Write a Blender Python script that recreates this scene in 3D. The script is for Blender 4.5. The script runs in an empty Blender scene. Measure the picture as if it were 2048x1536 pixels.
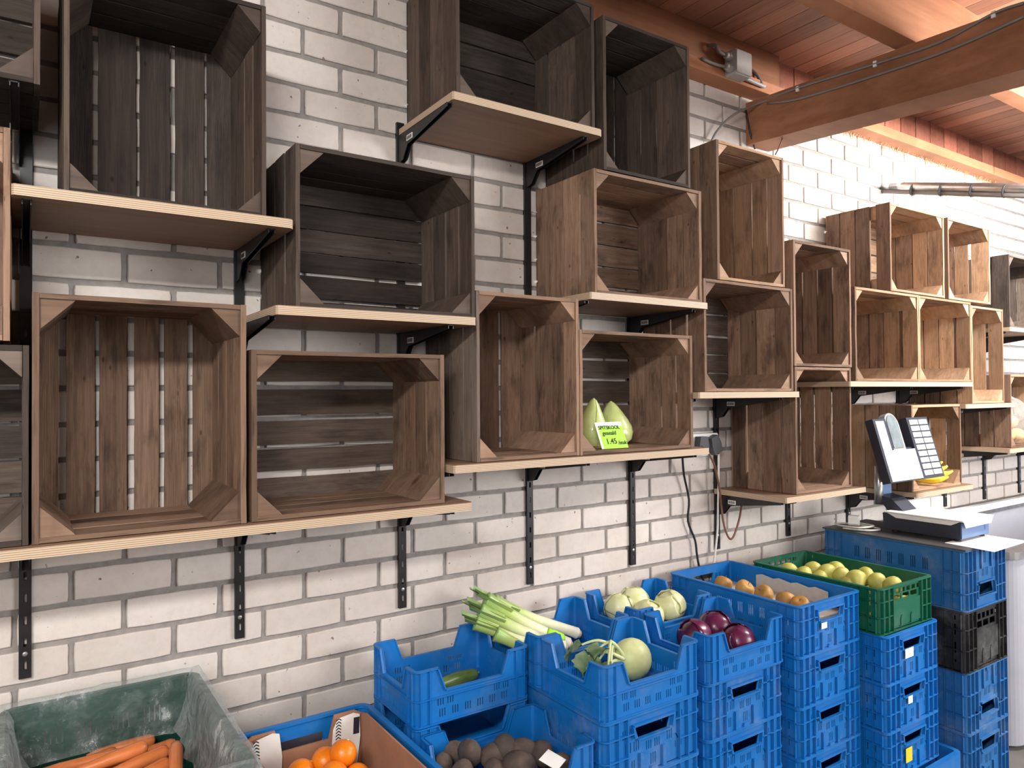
import bpy, bmesh, math, random
import numpy as np
from mathutils import Vector, Matrix
from mathutils.geometry import delaunay_2d_cdt
random.seed(7)
scn = bpy.context.scene
COL = scn.collection
# ------------------------------------------------------------------ camera
FPX = 1450.0
YAW, PITCH, ROLL = .593, .014, -.0069
CAM = np.array([0.0159, -1.990, 1.55])
_cy, _sy, _cp, _sp, _cr, _sr = (math.cos(YAW), math.sin(YAW), math.cos(PITCH), math.sin(PITCH), math.cos(ROLL), math.sin(ROLL))
CF = np.array([_sy*_cp, _cy*_cp, _sp]); _r0 = np.array([_cy, -_sy, 0.0]); _u0 = np.cross(_r0, CF)
CR = _cr*_r0+_sr*_u0; CU = -_sr*_r0+_cr*_u0
def on(u, v, ax, val):
    """pixel of the 2048x1536 photograph -> point on the plane X/Y/Z = val"""
    d = CF+(u-1024)/FPX*CR+(768-v)/FPX*CU; i = 'XYZ'.index(ax)
    t = (val-CAM[i])/d[i]; p = CAM+t*d
    return Vector((float(p[0]), float(p[1]), float(p[2])))
def px(p):
    q = np.array(p, float)-CAM; c = q@CF
    return 1024+FPX*(q@CR)/c, 768-FPX*(q@CU)/c
cam = bpy.data.cameras.new('camera'); camo = bpy.data.objects.new('camera', cam); COL.objects.link(camo)
cam.sensor_fit = 'HORIZONTAL'; cam.sensor_width = 36; cam.lens = FPX/2048*36; cam.clip_start = .05
camo.matrix_world = Matrix(((CR[0], CU[0], -CF[0], CAM[0]), (CR[1], CU[1], -CF[1], CAM[1]), (CR[2], CU[2], -CF[2], CAM[2]), (0, 0, 0, 1)))
scn.camera = camo
scn.view_settings.view_transform = 'Standard'; scn.view_settings.look = 'None'
scn.view_settings.gamma = 1; scn.view_settings.use_curve_mapping = False
scn.view_settings.exposure = 0.0
# ------------------------------------------------------------------ light
w = bpy.data.worlds.new('world'); scn.world = w; w.use_nodes = True
bg = w.node_tree.nodes['Background']; bg.inputs[0].default_value = (.80, .88, 1.0, 1); bg.inputs[1].default_value = 1.3
def area(name, loc, size, power, color, rot):
    l = bpy.data.lights.new(name, 'AREA'); l.shape = 'RECTANGLE'; l.size, l.size_y = size; l.energy = power; l.color = color
    o = bpy.data.objects.new(name, l); COL.objects.link(o); o.location = loc; o.rotation_euler = rot; return o
# daylight through the windows of the wall behind the camera
area('window_daylight', (4.3, -4.12, 2.0), (2.6, 1.35), 190, (1, .99, .98), (math.radians(90), 0, 0))
area('window_daylight', (-1.4, -4.12, 2.0), (1.9, 1.35), 38, (1, .975, .955), (math.radians(90), 0, 0))
# ------------------------------------------------------------------ helpers
FZ = .07          # floor level
def tag(o, label=None, cat=None, group=None, kind=None):
    if label: o['label'] = label
    if cat: o['category'] = cat
    if group: o['group'] = group
    if kind: o['kind'] = kind
    return o
def link(o, parent=None):
    COL.objects.link(o)
    if parent is not None: o.parent = parent
    return o
def empty(name, loc, label=None, cat=None, group=None, rot=(0, 0, 0)):
    o = bpy.data.objects.new(name, None); link(o); o.location = loc; o.rotation_euler = rot; o.empty_display_size = .05
    return tag(o, label, cat, group)
class MB:
    def __init__(s): s.v = []; s.f = []
    def add(s, vs, fs):
        n = len(s.v); s.v += [tuple(map(float, p)) for p in vs]; s.f += [tuple(n+i for i in f) for f in fs]; return s
    def box(s, x0, x1, y0, y1, z0, z1):
        return s.add([(x0, y0, z0), (x1, y0, z0), (x1, y1, z0), (x0, y1, z0), (x0, y0, z1), (x1, y0, z1), (x1, y1, z1), (x0, y1, z1)],
                     [(0, 3, 2, 1), (4, 5, 6, 7), (0, 1, 5, 4), (1, 2, 6, 5), (2, 3, 7, 6), (3, 0, 4, 7)])
    def prism(s, poly, a0, a1, M=lambda u, v, w: (u, w, v)):
        """polygon (u,v) extruded along w from a0 to a1"""
        n = len(poly)
        return s.add([M(u, v, a0) for u, v in poly]+[M(u, v, a1) for u, v in poly],
                     [tuple(range(n)), tuple(range(2*n-1, n-1, -1))]+[(i, i+n, (i+1) % n+n, (i+1) % n) for i in range(n)])
    def panel(s, outline, holes, a0, a1, M):
        """flat sheet with real openings"""
        loops = [outline]+holes; pts = []; edges = []; rng = []
        for lp in loops:
            b = len(pts); pts += [Vector(p) for p in lp]; n = len(lp); rng.append((b, n)); edges += [(b+i, b+(i+1) % n) for i in range(n)]
        r = delaunay_2d_cdt(pts, edges, [], 0, 1e-6)
        vv, ff = r[0], r[2]
        def inside(p, lp):
            c = False; j = len(lp)-1
            for i in range(len(lp)):
                a, b = lp[i], lp[j]
                if (a[1] > p[1]) != (b[1] > p[1]) and p[0] < (b[0]-a[0])*(p[1]-a[1])/(b[1]-a[1])+a[0]: c = not c
                j = i
            return c
        tr = []
        for f in ff:
            c = sum((vv[i] for i in f), Vector((0, 0)))/len(f)
            if inside(c, outline) and not any(inside(c, h) for h in holes): tr.append(tuple(f))
        n = len(vv)
        s.add([M(p[0], p[1], a1) for p in vv]+[M(p[0], p[1], a0) for p in vv], tr+[tuple(i+n for i in reversed(f)) for f in tr])
        for lp in loops:
            m = len(lp)
            s.add([M(u, v, a0) for u, v in lp]+[M(u, v, a1) for u, v in lp], [(i, (i+1) % m, (i+1) % m+m, i+m) for i in range(m)])
        return s
    def lathe(s, prof, n=16, M=None, ph=0.0):
        """prof: list of (r, z)"""
        b = len(s.v); m = len(prof)
        for r, z in prof:
            for k in range(n):
                a = 2*math.pi*k/n+ph; p = (r*math.cos(a), r*math.sin(a), z)
                s.v.append(tuple(M @ Vector(p)) if M is not None else p)
        for i in range(m-1):
            for k in range(n):
                s.f.append((b+i*n+k, b+i*n+(k+1) % n, b+(i+1)*n+(k+1) % n, b+(i+1)*n+k))
        s.f.append(tuple(b+k for k in reversed(range(n)))); s.f.append(tuple(b+(m-1)*n+k for k in range(n)))
        return s
    def tube(s, pts, r, n=8, smooth=4, sq=1.0):
        P = [Vector(p) for p in pts]; R = r if isinstance(r, (list, tuple)) else [r]*len(P)
        if smooth > 1 and len(P) > 2:
            Q = []; RR = []
            for i in range(len(P)-1):
                p0 = P[max(i-1, 0)]; p1 = P[i]; p2 = P[i+1]; p3 = P[min(i+2, len(P)-1)]
                for k in range(smooth):
                    t = k/smooth
                    Q.append(.5*((2*p1)+(p2-p0)*t+(2*p0-5*p1+4*p2-p3)*t*t+(3*p1-p0-3*p2+p3)*t**3)); RR.append(R[i]*(1-t)+R[i+1]*t)
            Q.append(P[-1]); RR.append(R[-1]); P, R = Q, RR
        b = len(s.v); m = len(P); up = None
        for i in range(m):
            d = (P[min(i+1, m-1)]-P[max(i-1, 0)]).normalized()
            if up is None: up = d.orthogonal().normalized()
            up = (up-d*up.dot(d)).normalized(); side = d.cross(up)
            for k in range(n):
                a = 2*math.pi*k/n; s.v.append(tuple(P[i]+(up*math.cos(a)+side*math.sin(a)*sq)*R[i]))
        for i in range(m-1):
            for k in range(n): s.f.append((b+i*n+k, b+i*n+(k+1) % n, b+(i+1)*n+(k+1) % n, b+(i+1)*n+k))
        s.f.append(tuple(b+k for k in reversed(range(n)))); s.f.append(tuple(b+(m-1)*n+k for k in range(n)))
        return s
    def ring(s, W, L, r, din, z0, z1, n=5):
        """rounded rectangle ring, outer size W x L, inner edge offset by din"""
        def rr(o):
            out = []; rad = max(r-o, .002)
            for cx, cy, a0 in ((1, 1, 0), (-1, 1, 90), (-1, -1, 180), (1, -1, 270)):
                for k in range(n+1):
                    a = math.radians(a0+90*k/n); out.append((cx*(W/2-o-rad)+rad*math.cos(a), cy*(L/2-o-rad)+rad*math.sin(a)))
            return out
        A, B = rr(0), rr(din); m = len(A)
        return s.add([(x, y, z0) for x, y in A]+[(x, y, z1) for x, y in A]+[(x, y, z0) for x, y in B]+[(x, y, z1) for x, y in B],
                     [f for i in range(m) for j in [(i+1) % m] for f in ((i, j, j+m, i+m), (i+m, j+m, j+3*m, i+3*m), (i+3*m, j+3*m, j+2*m, i+2*m), (j, i, i+2*m, j+2*m))])
    def mesh(s, name, mat=None, smooth=False):
        me = bpy.data.meshes.new(name); me.from_pydata(s.v, [], s.f)
        bm = bmesh.new(); bm.from_mesh(me); bmesh.ops.remove_doubles(bm, verts=bm.verts, dist=1e-6)
        bmesh.ops.recalc_face_normals(bm, faces=bm.faces); bm.to_mesh(me); bm.free()
        if smooth:
            for p in me.polygons: p.use_smooth = True
        if mat: me.materials.append(mat)
        return me
    def build(s, name, mat, parent=None, smooth=False, loc=(0, 0, 0), rot=(0, 0, 0)):
        o = bpy.data.objects.new(name, s.mesh(name, mat, smooth)); link(o, parent); o.location = loc; o.rotation_euler = rot; return o
def inst(name, me, parent=None, loc=(0, 0, 0), rot=(0, 0, 0), sc=(1, 1, 1)):
    o = bpy.data.objects.new(name, me); link(o, parent); o.location = loc; o.rotation_euler = rot; o.scale = sc; return o
def rect(u0, u1, v0, v1): return [(u0, v0), (u1, v0), (u1, v1), (u0, v1)]
# ------------------------------------------------------------------ materials
class NT:
    def __init__(s, name):
        s.m = bpy.data.materials.new(name); s.m.use_nodes = True; s.t = s.m.node_tree; s.b = s.t.nodes['Principled BSDF']
    def n(s, typ, **kw):
        x = s.t.nodes.new('ShaderNode'+typ)
        for k, v in kw.items():
            if k in x.inputs: x.inputs[k].default_value = v
            else: setattr(x, k, v)
        return x
    def l(s, a, b): s.t.links.new(a, b)
    def ramp(s, src, stops):
        r = s.n('ValToRGB'); e = r.color_ramp.elements
        while len(e) < len(stops): e.new(.5)
        for k, (p, c) in enumerate(stops): e[k].position = p; e[k].color = (*c, 1) if len(c) == 3 else c
        s.l(src, r.inputs[0]); return r.outputs[0]
    def mix(s, fac, a, b, mode='MIX'):
        x = s.n('MixRGB', blend_type=mode)
        for i, v in ((0, fac), (1, a), (2, b)):
            if hasattr(v, 'is_linked') or hasattr(v, 'links'): s.l(v, x.inputs[i])
            else: x.inputs[i].default_value = v if i == 0 else (*v, 1)
        return x.outputs[0]
    def noise(s, co, scale, detail=4, rough=.6, vec=None):
        if vec is not None:
            mp = s.n('Mapping'); mp.inputs['Scale'].default_value = vec; s.l(co, mp.inputs[0]); co = mp.outputs[0]
        x = s.n('TexNoise', Scale=scale, Detail=detail, Roughness=rough); s.l(co, x.inputs['Vector']); return x.outputs['Fac']
    def bump(s, h, st, dist=.002):
        b = s.n('Bump', Strength=st, Distance=dist); s.l(h, b.inputs['Height']); s.l(b.outputs[0], s.b.inputs['Normal'])
    def col(s, c):
        if hasattr(c, 'links'): s.l(c, s.b.inputs['Base Color'])
        else: s.b.inputs['Base Color'].default_value = (*c, 1)
    def set(s, **kw):
        for k, v in kw.items(): s.b.inputs[k].default_value = v
        return s
def plain(name, c, rough=.5, metal=0, var=.12, scale=14, **kw):
    t = NT(name); co = t.n('TexCoord').outputs['Object']
    f = t.noise(co, scale, 5)
    t.col(t.ramp(f, [(.3, [x*(1-var) for x in c]), (.7, [min(1, x*(1+var)) for x in c])]))
    t.set(Roughness=rough, Metallic=metal, **kw); return t.m
def wood(name, c0, c1, c2, rough=.75, stain=.5, long=1.6, cross=26):
    """grain runs along the local x of a board; tone changes from board to board; dark water stains"""
    t = NT(name); co = t.n('TexCoord').outputs['Object']; oi = t.n('ObjectInfo')
    ad = t.n('VectorMath', operation='ADD'); t.l(co, ad.inputs[0])
    rv = t.n('VectorMath', operation='SCALE'); rv.inputs[0].default_value = (37, 11, 23); t.l(oi.outputs['Random'], rv.inputs['Scale']); t.l(rv.outputs[0], ad.inputs[1])
    P = ad.outputs[0]
    g = t.noise(P, 1.0, 6, .65, (long, cross*.25, cross))
    g2 = t.noise(P, 1.0, 3, .5, (long*2.5, cross*.9, cross*2))
    base = t.ramp(g, [(.28, c0), (.5, c1), (.75, c2)])
    tone = t.ramp(oi.outputs['Random'], [(0, (.66, .63, .61)), (.5, (.97, .97, .97)), (1, (1.3, 1.28, 1.25))])
    base = t.mix(1.0, base, tone, 'MULTIPLY')
    fine = t.ramp(g2, [(.35, (.72, .7, .68)), (.6, (1.05, 1.05, 1.05))])
    base = t.mix(.4, base, fine, 'MULTIPLY')
    st = t.noise(P, 1.0, 5, .6, (3.2, 1.4, 1.0))
    stc = t.ramp(st, [(.5, (1, 1, 1)), (.68, (1-stain, 1-stain, 1-stain*.95))])
    base = t.mix(1.0, base, stc, 'MULTIPLY')
    kn = t.n('TexVoronoi', Scale=1.0); mp = t.n('Mapping'); mp.inputs['Scale'].default_value = (4.5, 1.3, .6); t.l(P, mp.inputs[0]); t.l(mp.outputs[0], kn.inputs['Vector'])
    kc = t.ramp(kn.outputs['Distance'], [(.035, (.35, .25, .2)), (.085, (1, 1, 1))])
    base = t.mix(.8, base, kc, 'MULTIPLY')
    t.col(base); t.set(Roughness=rough); t.b.inputs['Specular IOR Level'].default_value = .25
    t.bump(g2, .45, .003); return t.m
WOOD = {
 'dark': wood('weathered_dark_wood', (.034, .027, .023), (.052, .040, .034), (.078, .060, .049), stain=.35),
 'umber': wood('weathered_umber_wood', (.068, .050, .040), (.098, .073, .058), (.135, .102, .081), stain=.4),  # also carries the painted shade on some crate backs
 'grey': wood('weathered_grey_wood', (.11, .085, .068), (.155, .12, .097), (.205, .163, .133), stain=.45),
 'brown': wood('aged_brown_wood', (.135, .084, .056), (.20, .128, .087), (.265, .176, .122), stain=.55),
 'mid': wood('aged_crate_wood', (.19, .118, .079), (.275, .176, .120), (.35, .235, .163), stain=.5),
 'warm': wood('light_crate_wood', (.29, .178, .108), (.385, .245, .152), (.47, .315, .205), stain=.4),
}
m_beam = wood('stained_beam_wood', (.30, .13, .066), (.38, .172, .092), (.45, .215, .122), stain=.25, long=1.2, cross=18, rough=.55)
m_plank = wood('stained_plank_wood', (.37, .18, .113), (.44, .222, .145), (.51, .27, .182), stain=.15, long=1.0, cross=10, rough=.5)
m_frieze = wood('stained_frieze_wood', (.27, .10, .066), (.33, .125, .082), (.38, .15, .10), stain=.2, rough=.6)
def ply():
    t = NT('plywood'); co = t.n('TexCoord').outputs['Object']; sx = t.n('SeparateXYZ'); t.l(co, sx.inputs[0])
    nz = t.noise(co, 1, 4, .6, (6, 30, 60)); wv = t.n('Math', operation='MULTIPLY'); wv.inputs[1].default_value = 1500.0; t.l(sx.outputs['Z'], wv.inputs[0])
    ad = t.n('Math', operation='ADD'); t.l(wv.outputs[0], ad.inputs[0]); t.l(nz, ad.inputs[1])
    sn = t.n('Math', operation='SINE'); t.l(ad.outputs[0], sn.inputs[0])
    edge = t.ramp(sn.outputs[0], [(.25, (.37, .265, .17)), (.62, (.62, .49, .36))])
    face = t.ramp(t.noise(co, 1, 6, .65, (2.2, 26, 5)), [(.3, (.22, .125, .075)), (.7, (.31, .19, .12))])
    ge = t.n('NewGeometry'); sn2 = t.n('SeparateXYZ'); t.l(ge.outputs['Normal'], sn2.inputs[0]); ab = t.n('Math', operation='ABSOLUTE'); t.l(sn2.outputs['Z'], ab.inputs[0])
    t.col(t.mix(ab.outputs[0], edge, face)); t.set(Roughness=.55); return t.m
m_ply = ply()
def brickm():
    t = NT('cream_brick'); ge = t.n('NewGeometry'); co = ge.outputs['Position']; oi = t.n('ObjectInfo')
    big = t.noise(co, 2.1, 3); f = t.noise(co, 30, 6, .7)
    c = t.ramp(big, [(.35, (.575, .525, .485)), (.65, (.665, .62, .585))])
    c = t.mix(1, c, t.ramp(oi.outputs['Random'], [(0, (.92, .89, .87)), (.6, (1, 1, 1)), (1, (1.04, 1.03, 1.0))]), 'MULTIPLY')
    c = t.mix(.5, c, t.ramp(f, [(.3, (.86, .83, .8)), (.55, (1.02, 1.02, 1.02))]), 'MULTIPLY')
    sp = t.noise(co, 55, 2, .5); c = t.mix(1, c, t.ramp(sp, [(.24, (.35, .26, .2)), (.29, (1, 1, 1))]), 'MULTIPLY')
    ru = t.noise(co, 5.5, 3, .55); c = t.mix(1, c, t.ramp(ru, [(.70, (1, 1, 1)), (.80, (.72, .56, .46))]), 'MULTIPLY')
    t.col(c); t.set(Roughness=.8); t.bump(f, .35, .002); return t.m
m_brick = brickm()
m_mortar = plain('grey_mortar', (.27, .25, .235), .95, var=.18, scale=40)
m_black = plain('black_steel', (.012, .012, .013), .38, .0, var=.25, scale=30)
m_steel = plain('galvanised_steel', (.55, .56, .57), .32, .9, var=.15, scale=20)
m_floor = plain('worn_concrete', (.13, .12, .11), .8, var=.3, scale=6)
m_plaster = plain('white_plaster', (.62, .58, .53), .9, var=.05)
def plastic(name, c, dust=.35, rough=.36):
    t = NT(name); ge = t.n('NewGeometry'); co = ge.outputs['Position']
    n1 = t.noise(co, 9, 5, .65); n2 = t.noise(co, 60, 4, .7)
    d = t.ramp(n1, [(.48, (0, 0, 0)), (.75, (dust, dust, dust))])
    s = t.mix(1, d, t.ramp(n2, [(.3, (.3, .3, .3)), (.7, (1, 1, 1))]), 'MULTIPLY')
    cc = t.mix(s, c, (.34, .35, .36)); t.col(cc)
    t.l(t.ramp(n1, [(.3, (rough,)*3), (.8, (rough+.2,)*3)]), t.b.inputs['Roughness'])
    t.b.inputs['Specular IOR Level'].default_value = .4
    return t.m
m_blue = plastic('blue_plastic', (.005, .148, .47), .18)
m_blue2 = plastic('dusty_blue_plastic', (.018, .132, .36), .5, .45)
m_blue3 = plastic('scuffed_blue_plastic', (.007, .148, .46), .4, .4)
m_green = plastic('green_plastic', (.004, .105, .055), .15)
m_dgreen = plastic('dark_green_plastic', (.004, .05, .035), .12)
m_blk = plastic('black_plastic', (.014, .014, .015), .35, .5)
m_white = plain('white_plastic', (.78, .78, .77), .35, var=.03)
m_paper = plain('white_paper', (.80, .79, .76), .8, var=.04)
m_card = plain('brown_cardboard', (.36, .175, .105), .85, var=.12)
m_cardedge = plain('raw_cardboard', (.45, .29, .19), .9, var=.12)
m_pulp = plain('grey_pulp_tray', (.46, .43, .41), .9, var=.08, scale=50)
m_navy = plain('navy_plastic', (.02, .024, .04), .4, var=.1)
m_lblue = plain('steel_blue_plastic', (.10, .17, .33), .4, var=.05)  # blue of the post cover; also paints light on the scale front
m_grey = plain('grey_plastic', (.42, .40, .38), .5, var=.06)
m_dgrey = plain('dark_grey_plastic', (.06, .062, .066), .45, var=.1)
m_ink = plain('black_ink', (.01, .01, .012), .7)
m_cream = plain('cream_cable', (.70, .68, .64), .45, var=.04)
m_brownc = plain('brown_cable', (.20, .09, .06), .45, var=.06)
m_greyc = plain('grey_cable', (.21, .195, .185), .5, var=.08)
m_yellow = plain('yellow_label', (.85, .62, .02), .6, var=.05)
m_lime = plain('lime_card', (.36, .80, .03), .6, var=.06)
m_glow = None
# ------------------------------------------------------------------ setting: floor, walls
def struct(name, mb, mat, parent=None, label=None):
    o = mb.build(name, mat, parent)
    if parent is None: tag(o, label, None, None, 'structure')
    return o
XL, XR, YF = -2.6, 8.0, -4.2
struct('floor', MB().box(XL, XR, YF, .15, FZ-.1, FZ), m_floor, label='worn grey concrete floor below the crates')
wall = struct('wall_back', MB().box(XL, XR, .004, .15, FZ, 3.12), m_mortar, label='cream brick wall behind the wooden crates')
struct('wall_left', MB().box(XL-.1, XL, YF, .15, FZ, 3.12), m_plaster, label='white plastered wall left of the shop')
mb = MB()
wins = [(-2.4, -.4), (3.0, 5.6)]
mb.box(XL, wins[0][0], YF-.1, YF, FZ, 3.12); mb.box(wins[0][1], wins[1][0], YF-.1, YF, FZ, 3.12); mb.box(wins[1][1], XR, YF-.1, YF, FZ, 3.12)
for a, b in wins: mb.box(a, b, YF-.1, YF, FZ, 1.3); mb.box(a, b, YF-.1, YF, 2.7, 3.12)
struct('wall_front', mb, m_plaster, label='white plastered wall with windows opposite the crates')
for i, (a, b) in enumerate(wins):
    fr = MB()
    for x in (a, (a+b)/2-.03, b-.06): fr.box(x, x+.06, YF-.09, YF-.03, 1.3, 2.7)
    fr.box(a, b, YF-.09, YF-.03, 1.3, 1.36); fr.box(a, b, YF-.09, YF-.03, 2.64, 2.7)
    struct('window_%d' % (i+1), fr, m_white, label='white framed window in the wall opposite the crates, number %s from the left' % ('one', 'two')[i])
# ---- ceiling: slab, planks, frieze, plate, beam, purlins
CZ = 3.0
ceil = struct('ceiling', MB().box(XL, XR, YF, .15, CZ+.02, CZ+.12), m_plank, label='stained wooden plank ceiling')
def boardmesh(seed, seg=6, jit=.02, cham=.0):
    """unit board, length along x, width along y, thickness along z"""
    r = random.Random(seed); vs = []; fs = []
    for i in range(seg+1):
        x = -.5+i/seg; a = -.5+r.uniform(0, jit); b = .5-r.uniform(0, jit); tz = r.uniform(-.04, .04)
        vs += [(x, a, -.5+tz), (x, b, -.5-tz), (x, b, .5-tz), (x, a, .5+tz)]
    for i in range(seg):
        k = 4*i
        for j in range(4): fs.append((k+j, k+(j+1) % 4, k+4+(j+1) % 4, k+4+j))
    fs += [(3, 2, 1, 0), (4*seg, 4*seg+1, 4*seg+2, 4*seg+3)]
    m = MB(); m.add(vs, fs); return m
_bc = {}
def board(parent, name, center, length, width, thick, axis, nrm, mat, jit=.02):
    """axis: direction of the length (0,1,2), nrm: direction of the thickness"""
    k = (random.randrange(5), mat.name, jit)
    if k not in _bc: _bc[k] = boardmesh(k[0]*13+int(jit*997), 6, jit).mesh('board', mat)
    e = [Vector((1, 0, 0)), Vector((0, 1, 0)), Vector((0, 0, 1))]
    X = e[axis]*random.choice((1, -1)); Z = e[nrm]*random.choice((1, -1)); Y = Z.cross(X)
    M = Matrix((X, Y, Z)).transposed()
    o = bpy.data.objects.new(name, _bc[k]); link(o, parent); o.location = center; o.rotation_euler = M.to_euler(); o.scale = (length, width, thick); return o
x = 1.3
while x < 7.0:
    wd = .098; board(ceil, 'ceiling_plank', (x+wd/2, -1.2, CZ+.01), 2.4, wd-.003, .02+random.uniform(0, .002), 1, 2, m_plank, .004); x += wd
plate = MB().box(XL, XR, -.085, -.005, 2.803, 2.85).build('trim_1', m_beam); tag(plate, 'orange stained wall plate along the top of the brick wall', kind='structure')
fri = MB().box(XL, XR, -.009, -.005, 2.85, CZ).build('trim_2', m_frieze); tag(fri, 'reddish board frieze between wall plate and ceiling', kind='structure')
fas = MB().box(XL, 2.715, -.062, -.0095, 2.8505, CZ-.002).build('trim_6', m_beam); tag(fas, 'smooth orange fascia board above the wall plate left of the beam', kind='structure')
x = 2.72
while x < 6.6:
    wd = .15; board(fri, 'frieze_board', (x+wd/2, -.0185, (2.85+CZ)/2), CZ-2.85, wd-.005, .018, 2, 1, m_frieze, .006); x += wd
mbm = MB(); y1 = -3.2; dz = .04
P0 = [(2.565, 2.602), (2.715, 2.602), (2.715, 2.782), (2.565, 2.782)]
mbm.add([(x, -.0, z) for x, z in P0]+[(x, y1, z+(dz if z > 2.7 else .062)*y1) for x, z in P0], [(0, 1, 2, 3), (7, 6, 5, 4)]+[(i, i+4, (i+1) % 4+4, (i+1) % 4) for i in range(4)])
beam = mbm.mesh('trim_3', m_beam)
beam = bpy.data.objects.new('trim_3', beam); link(beam); tag(beam, 'heavy stained timber beam running out from the brick wall', kind='structure')
for i, yy in enumerate((-.66, -1.62)):
    p = MB().box(-1.0, 7.5, yy-.035, yy+.035, 2.772, CZ).build('trim_%d' % (4+i), m_beam); tag(p, ('stained purlin nearest the wall, crossing over the heavy beam', 'second stained purlin from the wall, above the heavy beam')[i], kind='structure')
# ------------------------------------------------------------------ crates on the wall (X0, X1, Z0, Z1)
YB, YFR = -.0145, -.316
SH = .021
WC = [
 # key, X0, X1, Z0, Z1, back, n, tone, label
 ('c0', -.44, .042, 2.158, 2.54, 'h', 5, 'dark', 'dark wooden crate at the top left edge, hung above a black bracket'),
 ('c0b', -.40, -.006, 1.657, 2.065, 'v', 5, 'mid', 'upright wooden crate of which only the right edge shows, far left'),
 ('c0c', -.46, .025, 1.2665, 1.651, 'h', 5, 'grey', 'greyish wooden crate at the far left end of the long low shelf'),
 ('c1', .08, .474, 1.9545, 2.44, 'v', 5, 'dark', 'large dark upright crate on the shelf at upper left'),
 ('c2', .03, .428, 1.2665, 1.754, 'v', 6, 'brown', 'brown upright crate with light gaps between vertical back slats, lower left'),
 ('c3', .44, .93, 1.2665, 1.655, 'h', 5, 'brown', 'brown lying crate with four gaps between horizontal slats, right on the long low shelf'),
 ('c4', .54, 1.026, 1.756, 2.14, 'h', 6, 'dark', 'dark lying crate with a dim interior on the middle shelf, upper centre left'),
 ('c5', .972, 1.455, 2.347, 2.735, 'h', 5, 'dark', 'topmost dark lying crate on the shelf whose plywood underside shows'),
 ('c6', 1.49, 1.873, 2.2365, 2.715, 'v', 5, 'dark', 'dark upright crate standing on another crate just below the ceiling'),
 ('c7', 1.449, 1.924, 1.8535, 2.235, 'h', 5, 'mid', 'reddish brown lying crate that carries the dark upright crate below the ceiling'),
 ('c8', 1.029, 1.385, 1.3665, 1.832, 'v', 4, 'mid', 'upright crate with grey weathered left side, next to the pointed cabbages'),
 ('c9', 1.388, 1.8735, 1.3665, 1.742, 'h', 5, 'mid', 'lying wooden crate that holds two pointed cabbages and a price card'),
 ('c10', 2.005, 2.38, 1.942, 2.43, 'v', 5, 'warm', 'upright brown crate below the end of the heavy beam'),
 ('c11', 1.933, 2.424, 1.5535, 1.9405, 'h', 5, 'mid', 'lying crate under the upright crate below the heavy beam'),
 ('c12', 2.434, 2.815, 1.649, 2.13, 'v', 5, 'mid', 'upright crate with three bright slits, stacked on the crate left of the scale'),
 ('c13', 2.4345, 2.806, 1.1635, 1.6475, 'v', 5, 'mid', 'upright crate directly left of the scale on a low shelf'),
 ('c14', 3.118, 3.589, 1.985, 2.37, 'h', 5, 'warm', 'topmost lying crate under the galvanised pipe, with a wide gap in its left side'),
 ('c15', 3.625, 4.055, 1.984, 2.37, 'h', 4, 'warm', 'lying crate right of the topmost one under the galvanised pipe'),
 ('c16', 2.842, 3.349, 1.5935, 1.983, 'h', 5, 'warm', 'left one of two joined lying crates above the scale'),
 ('c17', 3.351, 3.842, 1.5935, 1.982, 'h', 5, 'warm', 'right one of two joined lying crates above the scale'),
 ('c18', 3.847, 4.19, 1.4885, 1.968, 'v', 4, 'warm', 'upright light brown crate right of the two joined crates'),
 ('c19', 4.265, 4.76, 1.8785, 2.262, 'h', 5, 'grey', 'grey weathered crate cut by the right edge, high up'),
 ('c22', 4.262, 4.66, 1.2535, 1.635, 'v', 5, 'warm', 'crate at the right edge that holds a bag of bread rolls'),
 ('c21', 3.272, 3.727, 1.1045, 1.489, 'v', 5, 'warm', 'crate behind the scale that holds bananas'),
]
rnd = random.Random(3)
postm = {}
CR_OBJ = {}
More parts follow.
